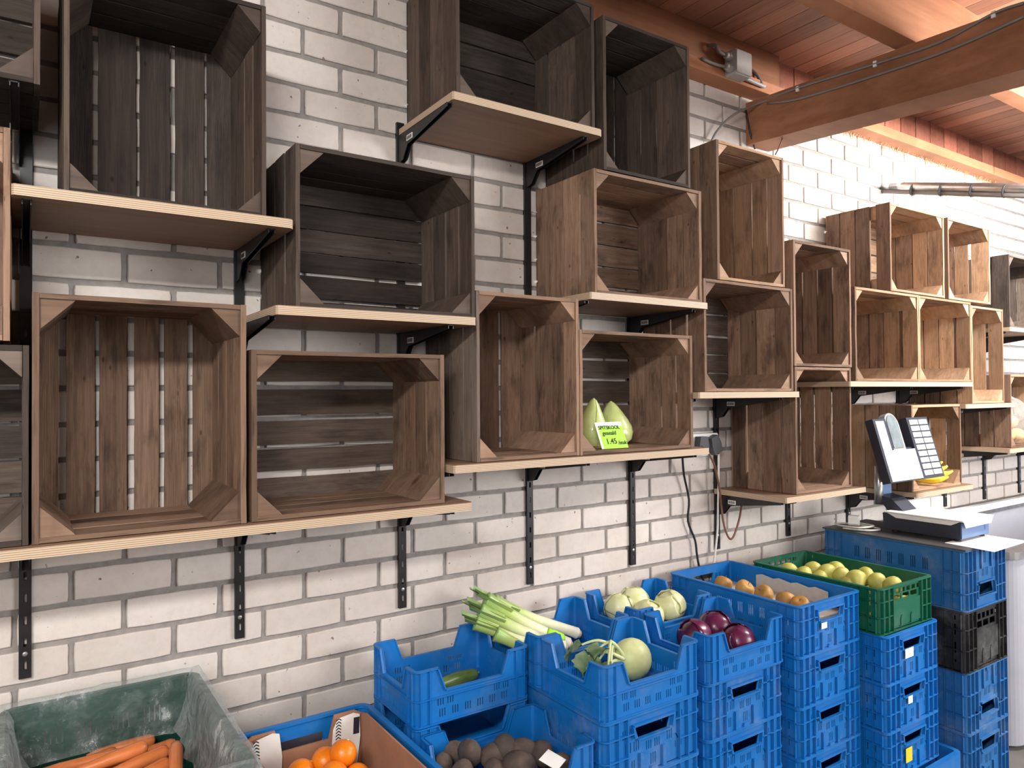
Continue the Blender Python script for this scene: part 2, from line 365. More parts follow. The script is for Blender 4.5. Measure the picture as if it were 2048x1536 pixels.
def crate(key, X0, X1, Z0, Z1, back, nb, tone, label):
    W, H, D = X1-X0, Z1-Z0, YB-YFR; t = .011
    e = empty('wooden_crate', ((X0+X1)/2, (YB+YFR)/2, Z0), label, 'crate', 'old wooden fruit crates on the wall'); CR_OBJ[key] = e
    mat = WOOD[tone]
    tones = {'dark': ['dark'], 'grey': ['grey', 'grey', 'dark'], 'brown': ['brown', 'brown', 'mid'], 'mid': ['mid', 'mid', 'brown'], 'warm': ['warm', 'warm', 'mid']}[tone]
    sd = [False]; shade_back = {'c3': 'umber', 'c9': 'umber', 'c11': 'umber', 'c7': 'brown', 'c2': 'brown'}.get(key)  # darker back slats: shade inside these crates put into the wood tone
    def mt(): return WOOD['umber' if tone == 'dark' and sd[0] else ('grey' if key == 'c8' and sd[0] == 'L' else ('brown' if tone == 'warm' and sd[0] == 'L' and rnd.random() < .7 else (shade_back if shade_back and sd[0] == 'B' else rnd.choice(tones))))]
    random.seed(hash(label) % 1000 if False else sum(map(ord, label)))
    bt = .006
    # boards of the four walls, stacked in depth
    n = 4; fr = -D/2; bk = D/2-bt
    for side in range(4):
        sd[0] = 'L' if side == 0 else side < 2
        ws = [1+rnd.uniform(-.18, .18) for _ in range(n)]; s = sum(ws); gap = [rnd.choice((.0025, .004, .006, .009)) for _ in range(n-1)]
        if key == 'c14' and side == 0: gap = [.028, .003, .003]
        if key in ('c16', 'c17', 'c15', 'c18') and side == 1: gap = [.015, .003, .004]
        if key == 'c13': gap = [.003, .004, .011] if side == 0 else [.008, .008, .009]
        if key == 'c3' and side == 1: gap = [.012, .002, .002]
        if key == 'c9' and side == 1: gap = [.010, .009, .002]
        if key == 'c12' and side == 1: gap = [.006, .006, .006]
        L = (bk-fr)-sum(gap); y = fr
        for i in range(n):
            wd = L*ws[i]/s; yc = y+wd/2; y += wd+(gap[i] if i < n-1 else 0)
            tt = t*rnd.uniform(.85, 1.1)
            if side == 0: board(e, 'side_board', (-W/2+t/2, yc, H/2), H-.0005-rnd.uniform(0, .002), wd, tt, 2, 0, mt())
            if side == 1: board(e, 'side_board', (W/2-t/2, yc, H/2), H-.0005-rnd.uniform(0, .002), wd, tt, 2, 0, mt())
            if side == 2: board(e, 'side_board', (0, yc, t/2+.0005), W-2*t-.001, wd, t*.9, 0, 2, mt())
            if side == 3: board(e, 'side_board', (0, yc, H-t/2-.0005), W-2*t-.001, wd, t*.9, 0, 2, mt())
    # back slats
    sd[0] = 'B' if tone != 'dark' else False
    S = W if back == 'v' else H; ga = {'c2': .011, 'c3': .015, 'c1': .010, 'c7': .005, 'c5': .003}.get(key, .008)
    gaps = [ga*rnd.uniform(.6, 1.4) for _ in range(nb-1)]
    if key == 'c4': gaps = [.008, .008, .001, .001, .001]
    ws = [1+rnd.uniform(-.12, .12) for _ in range(nb)]; L = S-sum(gaps); s = sum(ws); a = -S/2
    for i in range(nb):
        wd = L*ws[i]/s; c = a+wd/2; a += wd+(gaps[i] if i < nb-1 else 0)
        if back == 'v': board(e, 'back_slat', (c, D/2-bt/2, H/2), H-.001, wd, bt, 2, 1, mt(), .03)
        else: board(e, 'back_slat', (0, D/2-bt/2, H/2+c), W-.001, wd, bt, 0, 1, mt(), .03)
    # triangular corner posts
    q = rnd.uniform(.05, .062)
    for sx in (-1, 1):
        for sz in (0, 1):
            k = (round(q, 3), mat.name, sx, sz)
            if k not in postm:
                d = 1 if sz == 0 else -1
                pm_ = WOOD['umber'] if tone == 'dark' else mat
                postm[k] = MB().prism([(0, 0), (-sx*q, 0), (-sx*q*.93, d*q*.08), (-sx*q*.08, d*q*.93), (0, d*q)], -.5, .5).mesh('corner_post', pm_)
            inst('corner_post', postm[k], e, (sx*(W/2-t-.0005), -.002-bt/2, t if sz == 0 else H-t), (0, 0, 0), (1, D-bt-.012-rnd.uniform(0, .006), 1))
for c in WC: crate(*c)
# ------------------------------------------------------------------ shelves, rails, brackets
RX = [.02+.466*k for k in range(-1, 12)]
def rail(k): return .02+.466*k
SHELF = [
 ('s0', -.5, .0, 2.157, False, None),
 ('S1', -.004, .53, 1.9535, True, 'plywood shelf under the large dark crate at upper left'),
 ('S2', -.52, 1.003, 1.2655, True, 'long low plywood shelf at lower left carrying three brown crates'),
 ('S3', .488, 1.018, 1.755, True, 'plywood shelf under the dark lying crate, centre left'),
 ('S4', .947, 1.465, 2.346, True, 'highest plywood shelf, seen from below, under the topmost dark crate'),
 ('S5', 1.411, 1.93, 1.8525, True, 'short plywood shelf above the pointed cabbages'),
 ('S6', .944, 1.93, 1.3655, True, 'plywood shelf under the pointed cabbages and the grey sided crate'),
 ('S7', 1.876, 2.432, 1.5525, True, 'short plywood shelf above the wall sockets'),
 ('S8', 2.337, 2.872, 1.1625, True, 'low plywood shelf under the crate left of the scale'),
 ('S9', 2.757, 3.804, 1.5925, True, 'plywood shelf above the scale under two joined crates'),
 ('S10', 3.728, 4.257, 1.4875, True, 'plywood shelf under the upright crate right of the joined crates'),
 ('S11', 4.215, 4.80, 1.8775, True, 'plywood shelf under the grey crate at the right edge'),
 ('S12', 4.19, 5.2, 1.2525, True, 'plywood shelf at the right edge under the bag of bread rolls'),
 ('S13', 3.265, 3.793, 1.1035, True, 'plywood shelf behind the scale under the bananas'),
]
SHORT = {'S1': 'shelf with the large dark crate', 'S2': 'long low shelf', 'S3': 'shelf with the dark lying crate', 'S4': 'highest shelf', 'S5': 'short shelf above the pointed cabbages',
 'S6': 'shelf with the pointed cabbages', 'S7': 'short shelf above the sockets', 'S8': 'low shelf left of the scale', 'S9': 'shelf above the scale', 'S10': 'shelf right of the joined crates',
 'S11': 'shelf of the grey crate at the right edge', 'S12': 'shelf of the bread bag', 'S13': 'banana shelf'}
def bracket(xr, ztop, pos, where):
    """black steel arm hooked into a rail"""
    e = empty('shelf_bracket', (xr, -.014, ztop), 'black %s bracket under the %s' % (pos, where), 'bracket', 'black shelf brackets')
    arm = MB()
    prof = [(0, 0), (.005, 0), (.30, 0), (.30, -.010), (.06, -.042), (.03, -.078), (.0, -.085)]
    arm.prism([(-a, b) for a, b in prof], -.008, -.006, lambda u, v, w: (w, u, v)); arm.prism([(-a, b) for a, b in prof], .006, .008, lambda u, v, w: (w, u, v))
    arm.box(-.0085, .0085, -.30, 0, -.002, -.0002)
    arm.build('arm', m_black, e)
    st = MB().box(-.0098, -.0082, -.095, -.058, -.034, -.018).build('sticker', m_paper, e, loc=(0, 0, 0))
    bars = MB()
    for i in range(7): bars.box(-.0102, -.0097, -.091+i*.0046, -.0888+i*.0046+(i % 2)*.0008, -.031, -.021)
    bars.build('barcode_print', m_ink, st)
shelf_z = {}
for key, a, b, z, real, lab in SHELF:
    if not real: continue
    mb = MB(); r = .006
    # rounded front corners
    yf = -.335
    out = [(a, 0), (a, yf+.005), (a+.004, yf), (b-.012, yf), (b-.004, yf+.004), (b, yf+.013), (b, 0)]
    mb.prism([(x-(a+b)/2, y) for x, y in out], -SH, 0, lambda u, v, w: (u, v, w))
    o = mb.build('wall_shelf', m_ply, loc=((a+b)/2, -.006, z)); tag(o, lab, 'shelf', 'plywood wall shelves')
    for k in range(-1, 12):
        X = rail(k)
        if a-.005 < X < b+.005:
            ks = [kk for kk in range(-1, 12) if a-.005 < rail(kk) < b+.005]
            pos = 'left' if k == ks[0] else ('right' if k == ks[-1] else ('middle' if len(ks) < 4 or k == ks[1] else 'next to last'))
            bracket(X, z-SH, pos, SHORT[key]); shelf_z.setdefault(k, []).append(z)
bracket(.0, 2.157, 'steel', 'crate at the top left corner'); shelf_z.setdefault(0, []).append(2.2)
for k in range(0, 12):
    top = max(shelf_z.get(k, [1.3]))+.02; X = rail(k); z0 = .917
    e = empty('wall_rail', (X, 0, z0), 'black slotted steel rail on the brick wall, number %s from the left' % ('one two three four five six seven eight nine ten eleven twelve'.split()[k]), 'rail', 'black slotted wall rails')
    L = top-z0; zs = []; z = .03
    while z < L-.05: zs.append(z); z += .05
    nv = [rect(-.003, .003, q-.009, q+.009) for q in zs[:min(len(zs), 16)]]
    mb = MB(); mb.panel(rect(-.012, .012, 0, L), nv, .0115, .013, lambda u, v, w: (u, -w, v))
    mb.box(-.012, -.0105, -.0115, 0, 0, L); mb.box(.0105, .012, -.0115, 0, 0, L); mb.box(-.0105, .0105, -.002, 0, 0, L)
    mb.build('channel', m_black, e)
    MB().lathe([(.0055, 0), (.005, .0012), (.002, .0018)], 10, Matrix.Rotation(math.radians(90), 4, 'X')).build('screw', m_steel, e, loc=(0, -.013, .055))
# ------------------------------------------------------------------ plastic crates
def side_maps(W, L):
    # u along the wall (seen from outside left to right), v up, w outwards (0 = outer plane)
    return {'front': (W, lambda u, v, w: (u, -L/2-w, v)), 'back': (W, lambda u, v, w: (-u, L/2+w, v)),
            'left': (L, lambda u, v, w: (-W/2-w, -u, v)), 'right': (L, lambda u, v, w: (W/2+w, u, v))}
def slits(u0, u1, v0, v1, groups, per, wd=.0034, sp=.0075):
    out = []
    for g in range(groups):
        c = u0+(u1-u0)*(g+.5)/groups
        for i in range(per):
            x = c+(i-(per-1)/2)*sp; out.append(rect(x-wd/2, x+wd/2, v0, v1))
    return out
def parts_big(W, L, H, mat, sol=False, fold=False, r=.02, d=.009, handle=True, mcut=True, sideholes=True):
    ps = []; th = .003
    for nm, (S, M) in side_maps(W, L).items():
        hs = []; short = nm in ('front', 'back'); U = S/2-r
        if short:
            if handle and not fold: hs.append([(-.052, .60*H), (.052, .60*H), (.064, .80*H), (-.064, .80*H)])
            if fold:
                for i in range(6): x = -.098+i*.0345; hs.append(rect(x, x+.024, .80*H, .90*H))
                for i in range(3): x = -.075+i*.053; hs.append(rect(x, x+.044, .66*H, .77*H))
            elif not sol:
                hs += slits(-.10, -.045, .40*H, .56*H, 2, 3)+slits(-.03, .03, .36*H, .50*H, 2, 3)+slits(.045, .075, .40*H, .56*H, 1, 3)
                hs += slits(-.10, -.06, .10*H, .27*H, 2, 2)+slits(-.02, .02, .10*H, .28*H, 1, 3)
                hs += slits(.07, .11, .66*H, .80*H, 2, 3)+slits(-.11, -.07, .64*H, .78*H, 2, 2)
                if mcut:
                    x = .093; b = .22*H; t2 = .45*H
                    hs += [rect(x-.0125, x-.0095, b, b+.018), rect(x+.0095, x+.0125, b, b+.018), [(x-.001, t2-.017), (x+.001, t2-.017), (x+.0115, t2), (x+.008, t2), (x, t2-.012), (x-.008, t2), (x-.0115, t2)]]
        elif sideholes and not fold:
            hs += slits(-.6*U, .6*U, .55*H, .78*H, 7, 3)+slits(-.6*U, .6*U, .22*H, .42*H, 7, 3)+slits(.76*U, .92*U, .2*H, .4*H, 1, 2, sp=.028)+slits(.76*U, .92*U, .52*H, .72*H, 1, 2, sp=.028)
        elif fold:
            hs += [rect(-U+.02, -U+.026, a*H, b*H) for a, b in ((.15, .19), (.3, .48), (.6, .78), (.85, .92))]+[rect(U-.026, U-.02, a*H, b*H) for a, b in ((.15, .19), (.3, .48), (.6, .78), (.85, .92))]
        ps.append(('wall_panel', MB().panel(rect(-U, U, .002, H-.003), hs, -d-th, -d, M)))
    # ribbed corners
    for sx in (-1, 1):
        for sy in (-1, 1):
            m = MB(); cx, cy = sx*(W/2-r), sy*(L/2-r); a0 = {(1, 1): 0, (-1, 1): 90, (-1, -1): 180, (1, -1): 270}[(sx, sy)]
            def arc(ro, ri, z0, z1, n=5):
                A = [math.radians(a0+90*k/n) for k in range(n+1)]
                pl = [(cx+ro*math.cos(a), cy+ro*math.sin(a)) for a in A]+[(cx+ri*math.cos(a), cy+ri*math.sin(a)) for a in reversed(A)]
                m.prism(pl, z0, z1, lambda u, v, w: (u, v, w))
            arc(r-d, r-d-th, .002, H-.003)
            zn = .062
            for z in (.36*H, .70*H): arc(r, r-d, z, z+.003); m.box(*sorted((cx, cx-sx*zn)), *sorted((sy*L/2, sy*(L/2-d))), z, z+.003); m.box(*sorted((sx*W/2, sx*(W/2-d))), *sorted((cy, cy-sy*zn)), z, z+.003)
            for q in (0, .031, .062):
                m.box(cx-sx*q-.0013, cx-sx*q+.0013, *sorted((sy*L/2, sy*(L/2-d))), .002, H-.003)
                m.box(*sorted((sx*W/2, sx*(W/2-d))), cy-sy*q-.0013, cy-sy*q+.0013, .002, H-.003)
            ps.append(('ribbed_corner', m))
    ps.append(('rim', MB().ring(W, L, r, d+.004, H-.005, H)))
    ps.append(('base', MB().ring(W, L, r, d+.001, 0, .004).box(-W/2+d, W/2-d, -L/2+d, L/2-d, .002, .006)))
    if handle and not fold:
        for nm in ('front', 'back'):
            S, M = side_maps(W, L)[nm]; m = MB()
            m.prism([(-.07, .805*H), (.07, .805*H), (.075, .84*H), (-.075, .84*H)], -d, .0005, M); m.prism(rect(-.058, .058, .575*H, .60*H), -d, -.001, M)
            m.prism([(-.07, .62*H), (-.064, .62*H), (-.07, .82*H), (-.076, .82*H)], -d, 0, M); m.prism([(.064, .62*H), (.07, .62*H), (.076, .82*H), (.07, .82*H)], -d, 0, M)
            m.prism(rect(-.11, -.07, .70*H, .72*H), -d, 0, M); m.prism(rect(.07, .11, .70*H, .72*H), -d, 0, M)
            ps.append(('handle_surround', m))
            m = MB()
            for x in (-.05, .03): m.prism([(x, .02*H), (x+.012, .02*H), (x+.012, .30*H), (x+.009, .36*H), (x, .36*H)], -d, -.002, M)
            for q in ([(-.014, .02*H), (.014, .02*H), (.010, .09*H), (-.010, .09*H)],): m.prism(q, -d, -.003, M)
            ps.append(('fin', m))
    if fold:
        for nm in ('front', 'back'):
            S, M = side_maps(W, L)[nm]; m = MB()
            m.prism(rect(-.088, .088, .10*H, .62*H), -d, -d+.005, M)
            for x in (-.045, .02): m.prism([(x, .08*H), (x+.012, .08*H), (x+.012, .24*H), (x+.006, .32*H), (x, .26*H)], -d, -.001, M)
            ps.append(('end_plate', m))
    return [(n, b.mesh(n, mat)) for n, b in ps]
def parts_notch(W, L, H, mat, r=.018, d=.006):
    ps = []; th = .003
    for nm, (S, M) in side_maps(W, L).items():
        U = S/2-r; pw = S*.16-r*.3; sl = .022; nb = .57*H
        top = [(U, H-.002), (U-pw, H-.002), (U-pw-sl, nb), (-U+pw+sl, nb), (-U+pw, H-.002), (-U, H-.002)]
        hs = slits(-U*.72, U*.72, .10*H, .24*H, 6, 3, sp=.0072)+slits(-U*.72, -U*.36, .30*H, .42*H, 2, 3, sp=.0072)+slits(U*.36, U*.72, .30*H, .42*H, 2, 3, sp=.0072)
        ps.append(('wall_panel', MB().panel([(-U, .002), (U, .002)]+top, hs, -d-th, -d, M)))
        m = MB()   # lip that follows the notched top edge
        for (a, b) in zip(top[:-1], top[1:]):
            A, B = Vector(a), Vector(b); t = (B-A).normalized(); nn = Vector((-t.y, t.x))*-1
            if nn.y > 0 and abs(t.x) > .9: nn = -nn
            n2 = Vector((t.y, -t.x)); n2 = n2 if n2.y <= 0 or abs(t.x) < .9 else -n2
            off = Vector((0, -.004)) if abs(t.x) > .9 else Vector((.004 if a[0] > 0 else -.004, 0))
            m.prism([a, b, tuple(B+off), tuple(A+off)], -d-th-.001, .0, M)
        ps.append(('lip', m))
    for sx in (-1, 1):
        for sy in (-1, 1):
            m = MB(); cx, cy = sx*(W/2-r), sy*(L/2-r); a0 = {(1, 1): 0, (-1, 1): 90, (-1, -1): 180, (1, -1): 270}[(sx, sy)]
            def arc(ro, ri, z0, z1, n=6):
                A = [math.radians(a0+90*k/n) for k in range(n+1)]
                pl = [(cx+ro*math.cos(a), cy+ro*math.sin(a)) for a in A]+[(cx+ri*math.cos(a), cy+ri*math.sin(a)) for a in reversed(A)]
                m.prism(pl, z0, z1, lambda u, v, w: (u, v, w))
            arc(r-d, r-d-th, .002, H-.002); arc(r, r-d-th-.001, H-.006, H-.002); arc(r, r-d, .45*H, .45*H+.003); arc(r, r-d, 0, .004)
            for q in (.0, .026):
                m.box(cx-sx*q-.0012, cx-sx*q+.0012, *sorted((sy*L/2, sy*(L/2-d))), .002, H-.003)
                m.box(*sorted((sx*W/2, sx*(W/2-d))), cy-sy*q-.0012, cy-sy*q+.0012, .002, H-.003)
            ps.append(('ribbed_corner', m))
    ps.append(('band', MB().ring(W, L, r, d+.001, .45*H, .45*H+.003)))
    ps.append(('base', MB().ring(W, L, r, d+.001, 0, .004).box(-W/2+d, W/2-d, -L/2+d, L/2-d, .002, .006)))
    return [(n, b.mesh(n, mat)) for n, b in ps]
def parts_tray(W, L, H, mat, r=.035, slots=True):
    ps = []; th = .004; d = .004
    for nm, (S, M) in side_maps(W, L).items():
        U = S/2-r; hs = []
        if slots: hs = [[(-.05, .56*H), (.05, .56*H), (.055, .62*H), (.055, .74*H), (-.055, .74*H), (-.055, .62*H)]]
        else: hs = slits(-U*.8, U*.8, .55*H, .72*H, 4, 4, wd=.003, sp=.011)
        ps.append(('wall_panel', MB().panel(rect(-U, U, .002, H-.003), hs, -d-th, -d, M)))
    for sx in (-1, 1):
        for sy in (-1, 1):
            m = MB(); cx, cy = sx*(W/2-r), sy*(L/2-r); a0 = {(1, 1): 0, (-1, 1): 90, (-1, -1): 180, (1, -1): 270}[(sx, sy)]
            A = [math.radians(a0+90*k/7) for k in range(8)]
            m.prism([(cx+(r-d)*math.cos(a), cy+(r-d)*math.sin(a)) for a in A]+[(cx+(r-d-th)*math.cos(a), cy+(r-d-th)*math.sin(a)) for a in reversed(A)], .002, H-.003, lambda u, v, w: (u, v, w))
            ps.append(('rounded_corner', m))
    ps.append(('rim', MB().ring(W, L, r, .014, H-.008, H, 8).ring(W, L, r, .003, H-.026, H-.008, 8)))
    ps.append(('base', MB().box(-W/2+d, W/2-d, -L/2+d, L/2-d, .0, .005)))
    return [(n, b.mesh(n, mat)) for n, b in ps]
BW, BL, BH = .350, .555, .160
KIT = {'big': parts_big(BW, BL, BH, m_blue), 'bigs': parts_big(BW, BL, BH, m_blue3), 'fold': parts_big(BW, .52, .155, m_green, fold=True),
       'tall': parts_big(BW-.01, .57, .222, m_blue2, mcut=False), 'blk': parts_big(BW-.004, .57, .222, m_blk, fold=True),
       'notch': parts_notch(.350, .268, .143, m_blue), 'tray': parts_tray(.36, .565, .17, m_blue), 'carrot': parts_tray(.40, .56, .22, m_dgreen, slots=False)}
AABB = []
def pcrate(kit, x, y, z, label, flip=None, group='plastic produce crates', name='plastic_crate', dim=None):
    e = empty(name, (x, y, z), label, 'crate', group)
    if flip: e.rotation_euler = (math.pi, 0, 0); e.location = (x, y, z+flip)
    for n, me in KIT[kit]: inst(n, me, e)
    if dim: AABB.append((x-dim[0]/2, x+dim[0]/2, y-dim[1]/2, y+dim[1]/2, z, z+dim[2]))
    return e
ordn = ['topmost', 'second', 'third', 'fourth', 'fifth', 'sixth']
D_B = (BW, BL, BH); D_N = (.35, .268, .143)
# stack of apples
XP, YP = 2.205, -.322
PC = []
ztop = .874
for i in range(5):
    z = ztop-.16*(i+1)
    PC.append(pcrate('big', XP, YP, z+.001, 'blue plastic crate holding russet apples' if i == 0 else 'plain blue crate, %s from the top under the russet apples' % ordn[i], dim=D_B))
# stack of pears on a dolly
XG, YG = 2.565, -.40
pcrate('fold', XG, YG, .732, 'green slotted crate full of pears', dim=(BW, .52, .155))
GC = []
for i in range(3):
    z = .731-.16*(i+1); GC.append(pcrate('big', XG, YG, z+.0005, ['blue crate with a white label directly under the green pear crate', 'blue crate with a torn label, third crate down under the pears', 'blue crate with a yellow label under the pears'][i], dim=D_B))
# cabbages: kohlrabi + leeks, red + white cabbage
XK, XO, XA = 1.372, 1.806, .995
YN1, YN2 = -.495, -.222
kc = pcrate('notch', XK, YN1, .735, 'notched blue crate holding kohlrabi', dim=D_N); lc = pcrate('notch', XK, YN2, .735, 'notched blue crate holding leeks', dim=D_N)
oc = pcrate('notch', XO, YN1+.045, .716, 'notched blue crate holding red cabbages', dim=D_N); wcx = pcrate('notch', XO-.01, YN2+.05, .724, 'notched blue crate holding white cabbages', dim=D_N)
for i in range(4): pcrate('bigs', XK, -.352, .735-.16*(i+1)-.0005*(i+1), 'scuffed blue crate, %s below the kohlrabi crate' % ['first', 'second', 'third', 'fourth'][i], dim=D_B)
for i in range(4): pcrate('big' if i else 'bigs', XO, -.30, .714-.16*(i+1)-.0005*(i+1), 'blue crate, %s below the red cabbage crate' % ['first', 'second', 'third', 'fourth'][i], dim=D_B)
# left: cucumber crate, empty crate below it, beet crate in front
pcrate('notch', XA, YN2, .7185, 'notched blue crate holding a cucumber', dim=D_N); pcrate('notch', XA, YN2, .575, 'empty notched blue crate under the cucumber crate', dim=D_N)
pcrate('notch', XA+.008, YN1, .563, 'notched blue crate full of muddy beetroots', dim=D_N)
for i in range(3): pcrate('big', XA, -.352, .562-.16*(i+1)-.0005*(i+1), 'blue crate, %s below the beetroot crate' % ['first', 'second', 'third'][i])
# scale stack
XS, YS = 3.03, -.43
pcrate('tall', XS, YS, .742, 'upside down blue crate under the scale', flip=.222, dim=(BW, .57, .22))
pcrate('blk', XS, YS, .519, 'black folding crate in the stack under the scale', dim=(BW, .57, .22))
pcrate('tall', XS+.003, YS, .296, 'dusty upside down blue crate directly under the black crate', flip=.222, dim=(BW, .57, .22)); pcrate('tall', XS+.003, YS, .0735, 'lowest dusty blue crate of the stack under the scale', dim=(BW, .57, .22))
# tray with oranges and carrot crate
XT, YT = .602, -.43
pcrate('tray', XT, YT, .560, 'smooth blue crate around a cardboard box of oranges', dim=(.36, .565, .17))
for i in range(3): pcrate('big', XT, YT, .559-.16*(i+1)-.0005*(i+1), 'blue crate, %s below the orange box crate' % ['first', 'second', 'third'][i])
XC, YC = .172, -.345
pcrate('carrot', XC, YC, .656, 'dark green crate lined with a clear plastic bag, full of carrots', dim=(.40, .56, .22))
for i in range(3): pcrate('big', XC, YC, .655-.16*(i+1)-.0005*(i+1), 'blue crate, %s below the carrot crate' % ['first', 'second', 'third'][i])
# dolly under the pear stack
dl = empty('crate_dolly', (XG+.048, YG, FZ), 'bright blue dolly under the pear crate stack', 'dolly')
MB().ring(.44, .62, .03, .02, .10, .18).box(-.2, .2, -.29, .29, .10, .12).build('deck', m_blue, dl)
MB().box(-.19, .12, -.26, .26, .12, .1795).build('crate_support', m_blue, dl)
for sx in (-1, 1):
    for sy in (-1, 1): MB().lathe([(.045, -.015), (.05, -.01), (.05, .01), (.045, .015)], 14, Matrix.Rotation(math.pi/2, 4, 'Y')).build('wheel', m_blk, dl, loc=(sx*.16, sy*.24, .05))
# stickers on crate fronts
def sticker(parent, u0, u1, v0, v1, mat, L, name='sticker'):
    MB().prism(rect(u0, u1, v0, v1), -.0016, -.0008, lambda u, v, w: (u, -L/2-w, v)).build(name, mat, parent)
sticker(GC[0], -.055, -.002, .42*BH, .62*BH, m_paper, BL); sticker(GC[2], -.06, -.02, .22*BH, .52*BH, m_yellow, BL)
sticker(GC[1], -.04, -.012, .44*BH, .60*BH, m_paper, BL); sticker(PC[0], -.055, -.025, .44*BH, .56*BH, m_paper, BL)
# ------------------------------------------------------------------ bricks
BU, BC = .22, .08406; ZJ0 = 1.55-2.0083*.22
def brickmesh(seed):
    r = random.Random(seed); Wb, Hb = .2075/2, .0712/2; c = .004; vs = []
    ring = []
    for k in range(6): ring.append((-Wb+k*2*Wb/5, -Hb))
    for k in range(3): ring.append((Wb, -Hb+(k+.5)*2*Hb/3))
    for k in range(6): ring.append((Wb-k*2*Wb/5, Hb))
    for k in range(3): ring.append((-Wb, Hb-(k+.5)*2*Hb/3))
    n = len(ring)
    def sh(p, o):
        x, z = p; corner = abs(abs(x)-Wb) < 1e-6 and abs(abs(z)-Hb) < 1e-6
        q = o+(.0012 if corner else 0); jx, jz = r.uniform(-.0008, .0008), r.uniform(-.0007, .0007)
        return (x-math.copysign(q, x)*(abs(x) > Wb-.001)+jx, z-math.copysign(q, z)*(abs(z) > Hb-.001)+jz)
    A = [sh(p, 0) for p in ring]; m = MB()
    F = [(x*(1-.002/Wb), z*(1-.0022/Hb)) for x, z in A]
    m.add([(x, .006, z) for x, z in A]+[(x, -.0005, z) for x, z in A]+[(x, -.0025, z) for x, z in F],
          [(i, (i+1) % n, (i+1) % n+n, i+n) for i in range(n)]+[(i+n, (i+1) % n+n, (i+1) % n+2*n, i+2*n) for i in range(n)]+[tuple(range(2*n, 3*n))])
    return m
bms = [brickmesh(40+i) for i in range(6)]; bme = [b.mesh('brick', m_brick) for b in bms]
for c in WC: AABB.append((c[1], c[2], YFR, YB, c[3], c[4]))
def hidden(p):
    d = np.array(p)-CAM
    for b in AABB:
        t0, t1 = 0.0, .999
        for i in range(3):
            lo, hi = b[2*i], b[2*i+1]
            if abs(d[i]) < 1e-9:
                if not lo < CAM[i] < hi: t0 = 2; break
                continue
            a, c = (lo-CAM[i])/d[i], (hi-CAM[i])/d[i]
            if a > c: a, c = c, a
            t0, t1 = max(t0, a), min(t1, c)
            if t0 >= t1: break
        if t0 < t1: return True
    return False
cand = []
for j in range(-21, 13):
    zc = ZJ0-j*BC
    if zc+BC/2 > 2.90 or zc < FZ+.03: continue
    for i in range(-9, 33):
        xc = (i+(.5 if j % 2 else 1.0))*BU
        if not XL+.12 < xc < 7.6: continue
        u0, v0 = px((xc-.1, 0, zc)); u1, v1 = px((xc+.1, 0, zc)); _, va = px((xc, 0, zc+.035)); _, vb = px((xc, 0, zc-.035))
        vis = 0
        if u1 > 0 and u0 < 2048 and vb > 0 and va < 1536 and u1 > u0:
            s = 0
            for fx in (-.085, 0, .085):
                for fz in (-.025, .025):
                    q = px((xc+fx, 0, zc+fz))
                    if 0 <= q[0] <= 2048 and 0 <= q[1] <= 1536 and not hidden((xc+fx, 0, zc+fz)): s += 1
            vis = s/6*(u1-u0)*(vb-va)
        cand.append((vis, xc, zc))
cand.sort(key=lambda t: -t[0])
rb = random.Random(5); rest = MB()
for n, (vis, xc, zc) in enumerate(cand):
    k = rb.randrange(6); off = (xc+rb.uniform(-.0012, .0012), rb.uniform(-.0012, .0008), zc+rb.uniform(-.0012, .0012))
    if n < 300 and vis > 0: inst('brick', bme[k], wall, off, (rb.uniform(-.006, .006), 0, rb.uniform(-.003, .003)))
    else: rest.add([(v[0]+off[0], v[1]+off[1], v[2]+off[2]) for v in bms[k].v], bms[k].f)
tag(rest.build('brick_infill', m_brick, wall), 'remaining cream bricks of the wall', kind='stuff')
# ------------------------------------------------------------------ hanging tube lamps (out of frame, they light the wall)
def emit(name, c, st):
    t = NT(name); t.set(Roughness=.5); t.b.inputs['Emission Color'].default_value = (*c, 1); t.b.inputs['Emission Strength'].default_value = st; return t.m
m_tube = emit('lit_tube', (1, .95, .88), 14)
def tube_lamp(x, y, z, power, label, L=1.3, tilt=0.0):
    e = empty('tube_lamp', (x, y, z), label, 'lamp', 'hanging tube lamps', rot=(tilt, 0, 0))
    MB().prism([(-.09, .0), (-.06, .05), (.06, .05), (.09, .0), (.086, .0), (.057, .046), (-.057, .046), (-.086, .0)], -L/2, L/2, lambda u, v, w: (w, u, v)).build('reflector', m_white, e)
    for k in (-.03, .03): MB().lathe([(.013, -L/2+.02), (.013, L/2-.02)], 12, Matrix.Rotation(math.pi/2, 4, 'Y')).build('tube', m_tube, e, True, (0, k, .018))
    for k in (-L/3, L/3): MB().tube([(k, 0, .05), (k, (CZ-z)*math.sin(tilt), (CZ-z)*math.cos(tilt))], .002, 6, 1).build('chain', m_steel, e)
    l = bpy.data.lights.new('tube_light', 'AREA'); l.shape = 'RECTANGLE'; l.size = L; l.size_y = .16; l.energy = power; l.color = (1, .97, .93)
    o = bpy.data.objects.new('tube_light', l); link(o, e); o.location = (0, 0, -.004)
tube_lamp(3.9, -1.3, 2.60, 82, 'lit tube lamp hanging right of the heavy beam', tilt=math.radians(62))
tube_lamp(-.95, -2.6, 2.62, 82, 'lit tube lamp hanging behind the camera', tilt=math.radians(40))
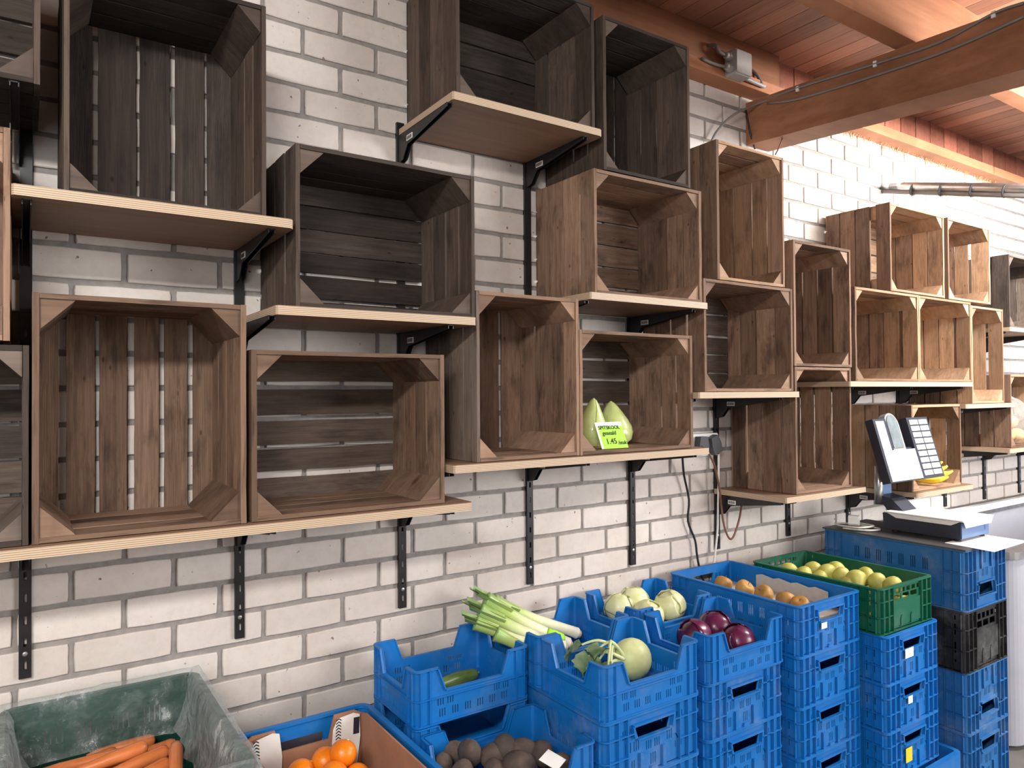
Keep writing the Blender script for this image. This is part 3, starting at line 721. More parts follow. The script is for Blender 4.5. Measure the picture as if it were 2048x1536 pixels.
# ------------------------------------------------------------------ cables, junction box, pipe, sockets
def wire(name, pts, r, mat, label, cat='cable', n=8, group=None):
    o = MB().tube(pts, r, n).build(name, mat, None, True); return tag(o, label, cat, group)
bx = 2.560
def onb(u, v): return on(u, v, 'X', bx)
cl1 = [on(1423, 282, 'Y', -.03), on(1437, 258, 'Y', -.035), on(1470, 228, 'Y', -.06), onb(1522, 205), onb(1592, 177), onb(1750, 128), onb(1880, 84), onb(1985, 28), onb(2047, 6)]
wire('cable', cl1, .0048, m_greyc, 'grey cable rising from the wall and running along the upper edge of the beam')
cl2 = [onb(1535, 206)+Vector((0, 0, 0)), onb(1600, 197), onb(1760, 148), onb(1900, 99), onb(2048, 33)]
wire('cable', cl2, .0048, m_greyc, 'lower grey cable along the side of the beam')
for i, (u, v) in enumerate(((1595, 178), (1750, 128), (1987, 29))):
    p = onb(u, v); o = MB().box(-.004, .003, -.006, .006, -.011, .010).build('cable_clip', m_white, loc=p); tag(o, 'white cable clip on the beam, %s from the wall' % ('first', 'second', 'third')[i], 'clip', 'cable clips on the beam')
wire('cable', [onb(1592, 186), on(1578, 235, 'Y', -.12), on(1562, 285, 'Y', -.16), on(1551, 309, 'Y', -.18)], .003, m_brownc, 'thin brown wire hanging from the beam to the crate below')
MB().tube([on(1491, 216, 'Y', -.02), on(1501, 268, 'Y', -.03), on(1510, 298, 'Y', -.03)], .004, 6).build('beam_strap', m_black, None, True)
tag(bpy.data.objects['beam_strap'], 'black strap beside the end of the heavy beam', 'strap')
jb = empty('junction_box', on(1466, 136, 'Y', -.086), 'grey junction box with two cable glands under the ceiling', 'box')
def rbox(w, h, d, c=.006):
    m = MB(); o = [(-w/2+c, -h/2), (w/2-c, -h/2), (w/2, -h/2+c), (w/2, h/2-c), (w/2-c, h/2), (-w/2+c, h/2), (-w/2, h/2-c), (-w/2, -h/2+c)]
    return m.prism(o, 0, -d)
rbox(.098, .098, .048).build('housing', m_grey, jb); rbox(.09, .09, .008).build('lid', m_grey, jb, loc=(0, -.048, 0))
for zz in (.022, -.022):
    MB().lathe([(.017, 0), (.017, .012), (.013, .014), (.013, .026), (.009, .028)], 12, Matrix.Rotation(-math.pi/2, 4, 'Y')).build('cable_gland', m_grey, jb, loc=(-.049, -.026, zz))
jp = jb.location
wire('cable', [jp+Vector((-.07, -.026, .022)), jp+Vector((-.105, -.02, .03)), jp+Vector((-.115, -.006, .06)), jp+Vector((-.09, .06, .078)), jp+Vector((.1, .062, .07)), jp+Vector((.16, .02, .03)), jp+Vector((.185, -.002, -.03))], .0065, m_greyc, 'grey cable looping behind the junction box')
wire('cable', [jp+Vector((-.07, -.026, -.022)), jp+Vector((-.12, -.012, -.02)), jp+Vector((-.19, -.004, -.012))], .006, m_greyc, 'grey cable entering the junction box from the left')
wire('conduit', [jp+Vector((.05, -.02, -.036)), jp+Vector((.115, -.014, -.036)), jp+Vector((.185, -.01, -.036))], .008, m_grey, 'pale conduit leaving the junction box towards the beam', 'conduit')
cd = [Vector((x, -.038, 2.862)) for x in (2.72, 3.2, 4.2, 5.2, 6.5)]
wire('conduit', cd, .011, m_grey, 'long pale conduit lying on the wall plate right of the beam', 'conduit')
pe = empty('steel_pipe', on(1765, 374, 'Y', -.005), 'galvanised pipe sticking out of the brick wall above the crates', 'pipe')
q = on(2075, 377, 'X', 3.6)-pe.location; q.normalize(); L = .9
MB().tube([Vector((0, 0, 0)), q*.07, q*.11+Vector((0, 0, .003)), q*L], [.014, .016, .021, .021], 12, 2).build('tube', m_steel, pe, True)
MB().tube([Vector((0, .0, -.022)), q*L+Vector((0, 0, -.036))], .011, 8, 1).build('cable', m_greyc, pe, True)
for i in range(5): MB().lathe([(.0, 0), (.031, 0), (.031, .004), (.0, .004)], 12, q.to_track_quat('Z', 'Y').to_matrix().to_4x4()).build('cable_tie', m_dgrey, pe, loc=q*(.16+.14*i)+Vector((0, 0, -.012)))
so = empty('wall_socket', Vector((2.255, -.0, 1.345)), 'white double wall socket with two dark plugs beside the low crate', 'socket')
rbox(.155, .088, .034, .008).build('housing', m_white, so)
for i, xx in enumerate((-.036, .036)):
    p = MB().prism([(-.024, -.036), (.024, -.036), (.027, .0), (.02, .034), (-.02, .034), (-.027, .0)], -.034, -.062).build('plug', m_dgrey, so, loc=(xx, 0, 0), rot=(0, (0, -.35)[i], 0))
wire('cable', [on(1365, 915, 'Y', -.05), on(1368, 950, 'Y', -.03), on(1378, 1000, 'Y', -.025), on(1376, 1042, 'Y', -.022), on(1390, 1080, 'Y', -.022), on(1394, 1110, 'Y', -.022), on(1400, 1140, 'Y', -.02), on(1412, 1175, 'Y', -.02)], .0042, m_ink, 'black cable hanging down the wall behind the apple crate')
wire('cable', [on(1437, 908, 'Y', -.05), on(1437, 960, 'Y', -.05), on(1436, 1010, 'Y', -.04), on(1435, 1060, 'Y', -.03), on(1430, 1110, 'Y', -.03), on(1426, 1150, 'Y', -.03)], .0042, m_cream, 'white cable hanging from the wall socket')
wire('cable', [on(1403, 893, 'Y', -.25), on(1416, 905, 'Y', -.3), on(1430, 935, 'Y', -.12), on(1440, 985, 'Y', -.06), on(1446, 1040, 'Y', -.05), on(1456, 1073, 'Y', -.05), on(1466, 1075, 'Y', -.05), on(1478, 1040, 'Y', -.06), on(1483, 1012, 'Y', -.08)], .0042, m_brownc, 'brown cable sagging in a loop below the low shelf')
# ------------------------------------------------------------------ produce
def prod(name, stops, rough=.45, scale=6, axis=None, noise=.15, bump=0, spec=.5, coat=0, vec=(1, 1, 1), fine=60):
    t = NT(name); tc = t.n('TexCoord'); co = tc.outputs['Object']; oi = t.n('ObjectInfo')
    ad = t.n('VectorMath', operation='ADD'); t.l(co, ad.inputs[0]); rv = t.n('VectorMath', operation='SCALE'); rv.inputs[0].default_value = (3, 5, 7); t.l(oi.outputs['Random'], rv.inputs['Scale']); t.l(rv.outputs[0], ad.inputs[1])
    f = t.noise(ad.outputs[0], scale, 5, .6, vec)
    if axis is not None:
        sx = t.n('SeparateXYZ'); t.l(tc.outputs['Generated'], sx.inputs[0]); m = t.n('MixRGB'); m.inputs[0].default_value = noise
        t.l(sx.outputs[axis], m.inputs[1]); t.l(f, m.inputs[2]); src = m.outputs[0]
    else: src = f
    c = t.ramp(src, stops)
    g = t.noise(co, fine, 4, .6); c = t.mix(.25, c, t.ramp(g, [(.3, (.7, .7, .7)), (.7, (1.1, 1.1, 1.1))]), 'MULTIPLY')
    t.col(c); t.set(Roughness=rough); t.b.inputs['Specular IOR Level'].default_value = spec; t.b.inputs['Coat Weight'].default_value = coat
    if bump: t.bump(g, bump, .002)
    return t.m
p_orange = prod('orange_peel', [(.3, (.75, .17, .004)), (.7, (.88, .25, .008))], .35, 8, bump=.2, fine=220)
p_carrot = prod('carrot_skin', [(.3, (.56, .15, .035)), (.7, (.72, .23, .07))], .4, 4, vec=(30, 3, 3), bump=.15, coat=.3)
p_beet = prod('muddy_beet', [(.3, (.045, .034, .030)), (.5, (.08, .058, .048)), (.72, (.17, .12, .095))], .85, 14, bump=.5)
p_wcab = prod('white_cabbage', [(.3, (.56, .60, .27)), (.7, (.76, .76, .47))], .4, 9, vec=(1, 1, 3), bump=.15)
p_rcab = prod('red_cabbage', [(.3, (.055, .008, .032)), (.6, (.12, .014, .06)), (.8, (.24, .05, .12))], .28, 10, bump=.15)
p_kohl = prod('kohlrabi_skin', [(.3, (.56, .62, .27)), (.7, (.72, .76, .42))], .45, 8)
p_leaf = prod('dusty_green_leaf', [(.3, (.07, .15, .06)), (.7, (.22, .32, .17))], .5, 30)
p_stem = prod('pale_stem', [(.3, (.50, .60, .28)), (.7, (.66, .72, .42))], .4, 20)
p_apple = prod('russet_apple', [(.3, (.34, .16, .035)), (.55, (.47, .25, .06)), (.8, (.58, .36, .10))], .5, 10, bump=.1)
p_pear = prod('green_pear', [(.3, (.42, .40, .08)), (.55, (.52, .50, .12)), (.8, (.42, .28, .09))], .45, 12, bump=.1, fine=180)
p_pcab = prod('pointed_cabbage', [(.3, (.42, .52, .13)), (.7, (.66, .72, .34))], .3, 8, vec=(1, 1, 2.5), bump=.3, coat=.7, fine=40)
p_ban = prod('banana_peel', [(.3, (.72, .48, .02)), (.7, (.84, .62, .04))], .45, 8)
p_tip = plain('banana_tip', (.10, .07, .03), .8)
p_cuc = prod('cucumber_skin', [(.3, (.075, .14, .03)), (.7, (.16, .25, .07))], .35, 12, vec=(2, 14, 14))
p_leek = prod('leek', [(.0, (.72, .70, .58)), (.08, (.84, .84, .72)), (.45, (.78, .82, .52)), (.7, (.45, .58, .18)), (1, (.24, .40, .12))], .35, 30, axis=0, noise=.06)
p_leekleaf = prod('leek_leaf', [(.0, (.50, .62, .22)), (1, (.20, .34, .14))], .4, 20, axis=0, noise=.2)
p_root = plain('leek_root', (.50, .42, .30), .9)
p_bread = prod('bread_roll', [(.3, (.62, .28, .09)), (.7, (.85, .55, .28))], .6, 12)
def sph(rx, ry, rz, n=20, m=12, f=None, seed=0):
    b = MB(); r = random.Random(seed); ph = [r.uniform(0, 6.28) for _ in range(8)]
    rows = []
    for i in range(m+1):
        t = math.pi*i/m
        for k in range(n if 0 < i < m else 1):
            a = 2*math.pi*k/n; d = 1+(f(t, a, ph) if f else 0)
            b.v.append((rx*d*math.sin(t)*math.cos(a), ry*d*math.sin(t)*math.sin(a), rz*d*math.cos(t)))
    idx = lambda i, k: 0 if i == 0 else (1+(m-1)*n if i == m else 1+(i-1)*n+k % n)
    for i in range(m):
        for k in range(n):
            q = [idx(i, k), idx(i+1, k), idx(i+1, k+1), idx(i, k+1)]; u = []
            for z in q:
                if z not in u: u.append(z)
            b.f.append(tuple(u))
    return b
lump = lambda s: (lambda t, a, p: s*(math.sin(2*a+p[0])*math.sin(t)+.7*math.sin(3*t+p[1])*math.cos(a+p[2])+.5*math.sin(5*a+p[3])*math.sin(2*t)))
def item(name, mb, mat, loc, label, cat, group=None, rot=(0, 0, 0), smooth=True):
    o = mb.build(name, mat, None, smooth, loc, rot); return tag(o, label, cat, group)
# oranges in the cardboard box
zO = .675
for i, (u, v, z) in enumerate(((686, 1507, .705), (650, 1522, .685), (603, 1547, .675), (668, 1552, .68), (715, 1556, .66))):
    p = on(u, v, 'Z', z)
    e = empty('orange', p, ['topmost bright orange at the white flap', 'orange second from the top, left of the topmost one', 'orange at the bottom edge, left of the pile', 'orange at the bottom edge below the two highest', 'orange at the bottom edge, right of the pile'][i], 'orange', 'oranges in the cardboard box', rot=(.5*i, .4-.3*i, i))
    sph(.0325, .0325, .031, 20, 12, lump(.008), i).build('fruit', p_orange, e, True)
    MB().lathe([(.0035, 0), (.003, .0015), (.001, .002)], 8).build('stem_end', p_stem, e, True, (0, 0, .0313))
# cardboard box
cbx = empty('cardboard_box', (XT, YT, .5665), 'brown cardboard box of oranges with white printed corner flaps', 'box')
bw, bl, bh = .30, .50, .165
def bp(S, M, nm, notch):
    out = [(-S/2, 0), (S/2, 0), (S/2, bh*.93), (S/2-.02, bh), (S/2-.075, bh), (S/2-.09, bh*.66), (-S/2+.09, bh*.66), (-S/2+.075, bh), (-S/2+.02, bh), (-S/2, bh*.93)] if notch else [(-S/2, 0), (S/2, 0), (S/2, bh*.93), (S/2-.04, bh), (-S/2+.04, bh), (-S/2, bh*.93)]
    MB().prism(out, -.005, 0, M).build('box_wall', m_card, cbx)
for nm, (S, M) in side_maps(bw, bl).items(): bp(S-.0, M, nm, nm in ('front', 'back'))
MB().box(-bw/2, bw/2, -bl/2, bl/2, 0, .004).build('box_bottom', m_card, cbx)
for i, sx in enumerate((-1, 1)):
    f = empty('x', (0, 0, 0)); bpy.data.objects.remove(f)
    fl = MB().prism([(-.038, -.10), (.034, -.10), (.04, -.03), (.036, .026), (.02, .032), (-.022, .026), (-.034, .0)], -.002, 0).build('corner_flap', m_paper, cbx, loc=(sx*(bw/2-.048), bl/2-.014, bh*.80), rot=(0, (-.05, .04)[i], 0))
    ch = MB()
    for k in range(15):
        z = -.09+k*.0078; ch.prism([(-.027, z), (-.020, z+.005), (-.013, z), (-.013, z+.0028), (-.020, z+.0078), (-.027, z+.0028)], -.0028, -.0021)
    ch.build('chevron_print', m_ink, fl)
    if i: MB().prism(rect(.020, .036, -.022, .020), -.0028, -.0021).build('blue_print', m_navy, fl)
# carrots
def carrot(a, b, r, label):
    a, b = Vector(a), Vector(b); d = b-a; L = d.length; pr = []
    m = MB(); n = 12; N = 10
    pts = [(0, .25), (.02, .75), (.08, 1), (.4, .88), (.75, .62), (.93, .36), (1, .06)]
    m.lathe([(r*q*(1+random.uniform(-.03, .03)), L*t) for t, q in pts], n)
    o = m.build('carrot', p_carrot, None, True); o.location = a; o.rotation_euler = d.to_track_quat('Z', 'Y').to_euler(); tag(o, label, 'carrot', 'carrots in the lined green crate')
cz = .80
CAR = [((296, 1492, .815), (120, 1556, .80)), ((338, 1500, .805), (160, 1575, .79)), ((340, 1524, .81), (180, 1610, .79)), ((352, 1488, .83), (352, 1640, .80)), ((230, 1560, .795), (60, 1600, .78)), ((250, 1510, .785), (70, 1545, .77)), ((320, 1545, .80), (250, 1680, .78))]
names = ['carrot lying across the back of the pile', 'carrot just below the rearmost one', 'carrot third from the back of the pile', 'carrot standing up at the right end of the pile', 'carrot at the lower left of the pile', 'carrot half hidden at the back left', 'carrot at the bottom edge below the upright one']
for k, (a, b) in enumerate(CAR): carrot(on(a[0], a[1], 'Z', a[2]), on(b[0], b[1], 'Z', b[2]), .0155 if k != 3 else .014, names[k])
fm = MB(); rr_ = random.Random(31)
for k in range(46):
    a = Vector((rr_.uniform(-.06, .14), -.235+.47*(k % 23)/22, .70+.045*(k//23)+rr_.uniform(0, .012))); b = a+Vector((-rr_.uniform(.12, .16), rr_.uniform(-.02, .02), rr_.uniform(-.008, .008)))
    b.x = max(b.x, -.16); d = b-a; fm.lathe([(.0155*q, d.length*t) for t, q in ((0, .3), (.03, .8), (.1, 1), (.5, .85), (.85, .5), (1, .1))], 10, Matrix.Translation(a) @ d.to_track_quat('Z', 'Y').to_matrix().to_4x4())
o = fm.build('carrot_layer', p_carrot, None, True, loc=(XC, YC, 0)); tag(o, 'lower layers of carrots under the top ones', 'carrots', kind='stuff')
def film(name):
    """thin clear foil: mostly see-through, with sharp reflections, and pale noise patches painted in as highlights"""
    t = NT(name); ge = t.n('NewGeometry'); P = ge.outputs['Position']
    out = t.t.nodes['Material Output']; tr = t.n('BsdfTransparent'); tr.inputs[0].default_value = (.93, .96, .96, 1)
    t.set(Roughness=.14); t.col((.80, .86, .87)); t.b.inputs['Specular IOR Level'].default_value = 1.0
    t.bump(t.noise(P, 30, 4, .6), 1.0, .01)
    lw = t.n('LayerWeight', Blend=.4); glint = t.ramp(t.noise(P, 13, 5, .65), [(.46, (.05,)*3), (.60, (.12,)*3), (.70, (.42,)*3)])  # pale noise patches paint highlights into the film
    f = t.mix(.3, glint, lw.outputs['Facing'], 'ADD'); ms = t.n('MixShader'); t.l(f, ms.inputs[0]); t.l(tr.outputs[0], ms.inputs[1]); t.l(t.b.outputs[0], ms.inputs[2]); t.l(ms.outputs[0], out.inputs[0]); return t.m
m_film = film('clear_film')
def liner(W, L, zr, loc, label):
    prof = [(.030, -.10), (.022, -.05), (.012, -.01), (.004, .009), (-.016, .010), (-.026, -.01), (-.030, -.05), (-.036, -.09), (-.052, -.115)]
    N = 96; b = MB(); r = random.Random(9); ph = [r.uniform(0, 6.28) for _ in range(6)]
    per = []
    for k in range(N):
        s = k/N*4; sd = int(s); t = s-sd
        A = [(-1, -1), (1, -1), (1, 1), (-1, 1)]; a, c = A[sd], A[(sd+1) % 4]; x, y = a[0]*(1-t)+c[0]*t, a[1]*(1-t)+c[1]*t
        nx, ny = [(0, -1), (1, 0), (0, 1), (-1, 0)][sd]
        if t < .08: nn = [(-1, 0), (0, -1), (1, 0), (0, 1)][sd]; nx, ny = nx*.6+nn[0]*.6*(1-t/.08), ny*.6+nn[1]*.6*(1-t/.08)
        per.append((x*W/2, y*L/2, nx, ny, k/N*6.2832))
    for i, (o, z) in enumerate(prof):
        for x, y, nx, ny, a in per:
            w = .006*math.sin(9*a+ph[0]+i*.5)+.005*math.sin(23*a+ph[1]-i*.9)+.004*math.sin(41*a+ph[2]+i*1.3)
            w = w*(.35 if 2 <= i <= 5 else 1.0)
            oo = o+(abs(w) if o > 0 else -abs(w)); b.v.append((x+nx*oo, y+ny*oo, z+zr+w*.4))
    m = len(prof)
    for i in range(m-1):
        for k in range(N): b.f.append((i*N+k, i*N+(k+1) % N, (i+1)*N+(k+1) % N, (i+1)*N+k))
    o = b.build('bag_liner', m_film, None, True, loc); tag(o, label, 'plastic bag')
liner(.40, .56, .876, (XC, YC, 0), 'clear plastic bag draped over the rim of the dark green carrot crate')
# cucumber
cu = empty('cucumber', (XA-.02, YN2+.01, .7185+.006+.021), 'green cucumber lying in the notched crate', 'cucumber', rot=(0, 0, math.radians(12)))
MB().tube([(-.13, 0, 0), (-.12, 0, 0), (-.06, .002, .001), (.06, .004, .001), (.12, .001, 0), (.132, 0, 0)], [.006, .015, .021, .021, .016, .005], 14).build('body', p_cuc, cu, True)
MB().lathe([(.004, 0), (.003, .008), (.001, .009)], 8, Matrix.Rotation(math.pi/2, 4, 'Y')).build('stalk', p_stem, cu, True, (.13, 0, 0))
# beetroots
r = random.Random(21)
bl_ = ['near the left rear post', 'second in the rear row', 'third in the rear row', 'highest in the middle', 'right of the highest one', 'at the right rear', 'at the left edge', 'in front of the left rear one', 'front middle', 'front right beside the white card', 'low at the right', 'low in the middle', 'low at the left', 'lowest right']
for i, (u, v, z, s) in enumerate(((908, 1505, .645, .031), (940, 1506, .66, .034), (985, 1512, .655, .034), (1010, 1500, .66, .04), (1048, 1502, .655, .036), (1085, 1508, .65, .034), (885, 1530, .64, .03), (925, 1545, .65, .034), (990, 1548, .655, .033), (1040, 1535, .665, .042), (1120, 1530, .635, .032), (1000, 1575, .65, .034), (940, 1580, .65, .032), (1080, 1570, .65, .036))):
    item('beetroot', sph(.93*s*r.uniform(.9, 1.15), .93*s, .93*s*r.uniform(.85, 1.05), 16, 10, lump(.055), i), p_beet, on(u, v, 'Z', z), 'muddy beetroot '+bl_[i], 'beetroot', 'beetroots in the notched crate', (r.uniform(-1, 1), r.uniform(-1, 1), r.uniform(0, 6)))
o = MB().prism([(-.034, -.024), (.034, -.024), (.034, .024), (-.034, .024)], 0, .0012, lambda u, v, w: (u, v, w)).build('price_card', m_paper, None, loc=on(1105, 1520, 'Z', .69), rot=(.35, .1, .6)); tag(o, 'blank white card lying on the beetroots', 'card')
# leafy heads
def shell(rad, t0, t1, a0, a1, seed, N=10, th=.0012):
    """curved leaf lying on a ball"""
    r = random.Random(seed); b = MB(); p = [r.uniform(0, 6) for _ in range(4)]
    for s in (0, 1):
        for i in range(N+1):
            for k in range(N+1):
                t = t0+(t1-t0)*i/N; a = a0+(a1-a0)*k/N
                a += .12*math.sin(5*t+p[0])*(1 if k in (0, N) else 0); rr = rad*(1.0+.02*math.sin(6*a+p[1])*math.sin(4*t)+(.035 if k == 0 or i == 0 else 0))+s*th
                b.v.append((rr*math.sin(t)*math.cos(a), rr*math.sin(t)*math.sin(a), rr*math.cos(t)))
    n = (N+1)**2; id = lambda i, k, s: s*n+i*(N+1)+k
    for i in range(N):
        for k in range(N): b.f += [(id(i, k, 1), id(i+1, k, 1), id(i+1, k+1, 1), id(i, k+1, 1)), (id(i, k, 0), id(i, k+1, 0), id(i+1, k+1, 0), id(i+1, k, 0))]
    for i in range(N):
        for k in (0, N): b.f.append((id(i, k, 0), id(i+1, k, 0), id(i+1, k, 1), id(i, k, 1))); b.f.append((id(k, i, 0), id(k, i+1, 0), id(k, i+1, 1), id(k, i, 1)))
    return b
def head(name, p, rad, mat, label, grp, seed, stub=None):
    e = empty(name, p, label, 'cabbage', grp, rot=(.3*math.sin(seed), .4*math.cos(2*seed), seed*1.7))
    sph(rad, rad, rad*.92, 24, 14, lump(.018), seed).build('heart', mat, e, True)
    for k in range(3): shell(rad*1.012+k*.0006, .25+.2*k, 1.9+.15*k, k*2.1+seed, k*2.1+seed+2.0, seed*7+k).build('outer_leaf', mat, e, True)
    if stub: MB().lathe([(.012, 0), (.012, .008), (.009, .01)], 10, Matrix.Rotation(2.2, 4, 'X')).build('cut_stem', stub, e, True, (0, -rad*.80, -rad*.55))
for i, (u, v, z, s) in enumerate(((1.692, -.145, .82, .05), (1.785, -.115, .82, .053), (1.745, -.225, .805, .052), (1.872, -.205, .812, .054))):
    head('white_cabbage', (u, v, z), s, p_wcab, ['leftmost white cabbage in the notched crate', 'rearmost white cabbage in the notched crate', 'front white cabbage in the notched crate', 'rightmost white cabbage in the notched crate'][i], 'white cabbages in the notched crate', i+1)
for i, (u, v, z, s) in enumerate(((1.757, -.42, .79, .051), (1.872, -.40, .79, .053), (1.845, -.512, .782, .051), (1.692, -.50, .775, .046))):
    head('red_cabbage', (u, v, z), s, p_rcab, ['red cabbage with a pale worn patch', 'rearmost red cabbage in the notched crate', 'rightmost red cabbage, in front by the rim', 'red cabbage half hidden at the left'][i], 'red cabbages in the notched crate', i+11, p_stem if i == 0 else None)
# pointed cabbages and price card
def pointed(p, r, h, tilt, seed, label):
    e = empty('pointed_cabbage', p, label, 'cabbage', 'pointed cabbages', rot=tilt)
    prof = [(.25, 0), (.62, .02), (.9, .10), (1, .24), (.95, .38), (.78, .55), (.55, .72), (.33, .87), (.14, .965), (.04, 1)]
    m = MB(); n = 24; rr = random.Random(seed); ph = rr.uniform(0, 6)
    for q, z in prof:
        for k in range(n):
            a = 2*math.pi*k/n; d = 1+.03*math.sin(3*a+ph+6*z)+.02*math.sin(11*a-9*z)*(1 if z < .3 else .4)
            m.v.append((r*q*d*math.cos(a), r*q*d*math.sin(a), h*z))
    for i in range(len(prof)-1):
        for k in range(n): m.f.append((i*n+k, i*n+(k+1) % n, (i+1)*n+(k+1) % n, (i+1)*n+k))
    m.f += [tuple(reversed(range(n))), tuple(range((len(prof)-1)*n, len(prof)*n))]
    m.build('heart', p_pcab, e, True)
    for j in range(3):   # wrapping outer leaves
        b = MB(); N = 10; a0 = ph+j*2.1
        for s in (0, 1):
            for i, (q, z) in enumerate(prof[1:-1]):
                for k in range(N+1):
                    a = a0+(k/N-.5)*(2.2-.6*z)+.5*z; d = r*q*(1.03+.02*math.sin(9*z+k))+s*.0014
                    b.v.append((d*math.cos(a), d*math.sin(a), h*z))
        mm = len(prof)-2; nn = mm*(N+1)
        for i in range(mm-1):
            for k in range(N): x = i*(N+1)+k; b.f += [(x+nn, x+1+nn, x+N+2+nn, x+N+1+nn), (x, x+N+1, x+N+2, x+1)]
        b.build('outer_leaf', p_pcab, e, True)
zc9 = 1.3665+.0115
pointed((1.545, -.175, zc9), .050, .158, (.05, .06, 0), 1, 'slender pointed cabbage at the left, taller of the two')
pointed((1.672, -.155, zc9), .060, .148, (-.1, -.10, .8), 2, 'stout pointed cabbage at the right of the price card')
pc = empty('price_card', (1.548, -.292, zc9+.001), 'lime green handwritten price card for pointed cabbage', 'card', rot=(-.42, 0, 0))
MB().prism(rect(-.055, .055, 0, .088), 0, .0015).build('sheet', m_lime, pc)
MB().prism([(-.055, 0), (-.047, 0), (-.047, .088), (-.055, .088)], -.0004, 0).build('white_edge', m_paper, pc); MB().prism(rect(-.047, .055, .074, .088), -.0004, 0).build('white_edge', m_paper, pc)
def text(s, parent, loc, size, rot, mat, name, shear=0.0):
    c = bpy.data.curves.new(name, 'FONT'); c.body = s; c.size = size; c.extrude = .0002; c.shear = shear; c.offset = .0003
    o = bpy.data.objects.new(name, c); link(o); dg = bpy.context.evaluated_depsgraph_get()
    me = bpy.data.meshes.new_from_object(o.evaluated_get(dg)); bpy.data.objects.remove(o); me.materials.append(mat)
    return inst(name, me, parent, loc, rot)
FR = (math.pi/2, 0, 0)
text('SPITSKOOL', pc, (-.046, -.0008, .064), .0175, FR, m_ink, 'handwriting'); text('geseald', pc, (-.036, -.0008, .045), .0195, FR, m_ink, 'handwriting', .1)
text('1.45', pc, (-.03, -.0008, .015), .026, FR, m_ink, 'handwriting'); text('/stuk', pc, (.018, -.0008, .012), .0175, FR, m_ink, 'handwriting', .15)
# leeks
def leek(a, b, r, label, fan=3, seed=0):
    a, b = Vector(a), Vector(b); d = b-a; L = d.length; rr = random.Random(seed)
    e = empty('leek', a, label, 'leek', 'leeks in the notched crate'); e.rotation_euler = d.to_track_quat('X', 'Z').to_euler()
    MB().tube([(0, 0, 0), (.008, 0, 0), (.03, 0, 0), (L*.5, .0, -.004), (L*.8, 0, 0), (L*.93, 0, .002), (L, 0, .003)], [r*.6, r*1.1, r, r*.98, r*1.12, r*1.35, r*1.5], 14, 3).build('shaft', p_leek, e, True)
    MB().lathe([(r*.5, -.006), (r*.75, -.002), (r*.6, .002)], 10, Matrix.Rotation(math.pi/2, 4, 'Y')).build('root', p_root, e, True)
    for k in range(fan):
        b2 = MB(); N = 6; w = r*(1.55-.2*k); an = rr.uniform(-.5, .5)+k*2.0; oy = math.cos(an)*r*.35; oz = math.sin(an)*r*.45
        for s in (0, 1):
            for i in range(N+1):
                x = L*.72+i/N*(L*.28+.03+.012*k)
                for j in range(5):
                    q = (j-2)/2; b2.v.append((x+(.006*abs(q) if i == N else 0), oy+q*w*(.75+.35*i/N)*math.cos(an*.3), oz+abs(q)**2*r*.9*(1-.4*k)+r*.35*k*i/N+s*.0012))
        n = (N+1)*5
        for i in range(N):
            for j in range(4): x = i*5+j; b2.f += [(x+n, x+1+n, x+6+n, x+5+n), (x, x+5, x+6, x+1)]
        b2.build('leaf', p_leekleaf, e, True)
YL = YN2
leek(on(1158, 1268, 'Y', -.20), on(985, 1205, 'Y', -.10), .0165, 'rearmost leek with a pale root end', 3, 1)
leek(on(1140, 1290, 'Y', -.235), on(970, 1202, 'Y', -.125), .018, 'second leek from the back with a green tie', 3, 2)
leek(on(1130, 1296, 'Y', -.27), on(958, 1225, 'Y', -.15), .018, 'third leek from the back, its leaf end fanned out', 3, 3)
leek(on(1110, 1302, 'Y', -.30), on(950, 1248, 'Y', -.19), .0145, 'leek with a bluish flat leaf at the left', 2, 4)
leek(on(1120, 1320, 'Y', -.325), on(990, 1270, 'Y', -.24), .0145, 'short cut leek at the front', 0, 5)
o = MB().tube([on(1095, 1262, 'Y', -.26)+Vector((0, 0, .0)), on(1110, 1268, 'Y', -.27), on(1128, 1274, 'Y', -.26)], [.012, .014, .011], 8, 3, .35).build('band', m_lime, None, True); tag(o, 'lime green paper band around the leeks', 'band')
# kohlrabi
kp = Vector((1.44, -.47, .80))
e = empty('kohlrabi', kp, 'pale green kohlrabi with drooping leaves in the notched crate', 'kohlrabi')
sph(.058, .055, .057, 24, 14, lump(.02), 3).build('bulb', p_kohl, e, True)
base = Vector((-.045, .0, .012)); r = random.Random(4)
for k in range(7):
    t = Vector(((1.285, -.46, .835), (1.29, -.50, .832), (1.30, -.53, .825), (1.285, -.425, .855), (1.32, -.47, .855), (1.295, -.545, .81), (1.29, -.515, .80))[k])-kp
    s0 = base+Vector((r.uniform(-.004, .01), r.uniform(-.03, .03), r.uniform(-.015, .03))); mid = (s0+t)/2+Vector((0, 0, .018+.012*(k % 3)))
    MB().tube([s0, mid, t], [.0055, .0045, .0025], 8, 6).build('stem', p_stem, e, True)
    # leaf blade
    d = Vector((-.7, r.uniform(-.6, .6), r.uniform(-.5, .2))).normalized(); side = d.cross(Vector((0, 0, 1))).normalized(); upv = side.cross(d); b2 = MB(); Ln = r.uniform(.05, .065); Wn = r.uniform(.026, .036)
    for s in (0, 1):
        for i in range(9):
            f = i/8; hw = Wn*math.sin(math.pi*min(1, f*.92+.06))*(1+.15*math.sin(9*f*3))
            for j in range(5):
                q = (j-2)/2; b2.v.append(tuple(t+d*(f*Ln-.01)+side*q*hw+upv*(.008*q*q+.006*math.sin(5*f+q*2)-.02*f*f)+upv*s*.0008))
    for i in range(8):
        for j in range(4): x = i*5+j; b2.f += [(x+45, x+46, x+51, x+50), (x, x+5, x+6, x+1)]
    b2.build('leaf', p_leaf, e, True)
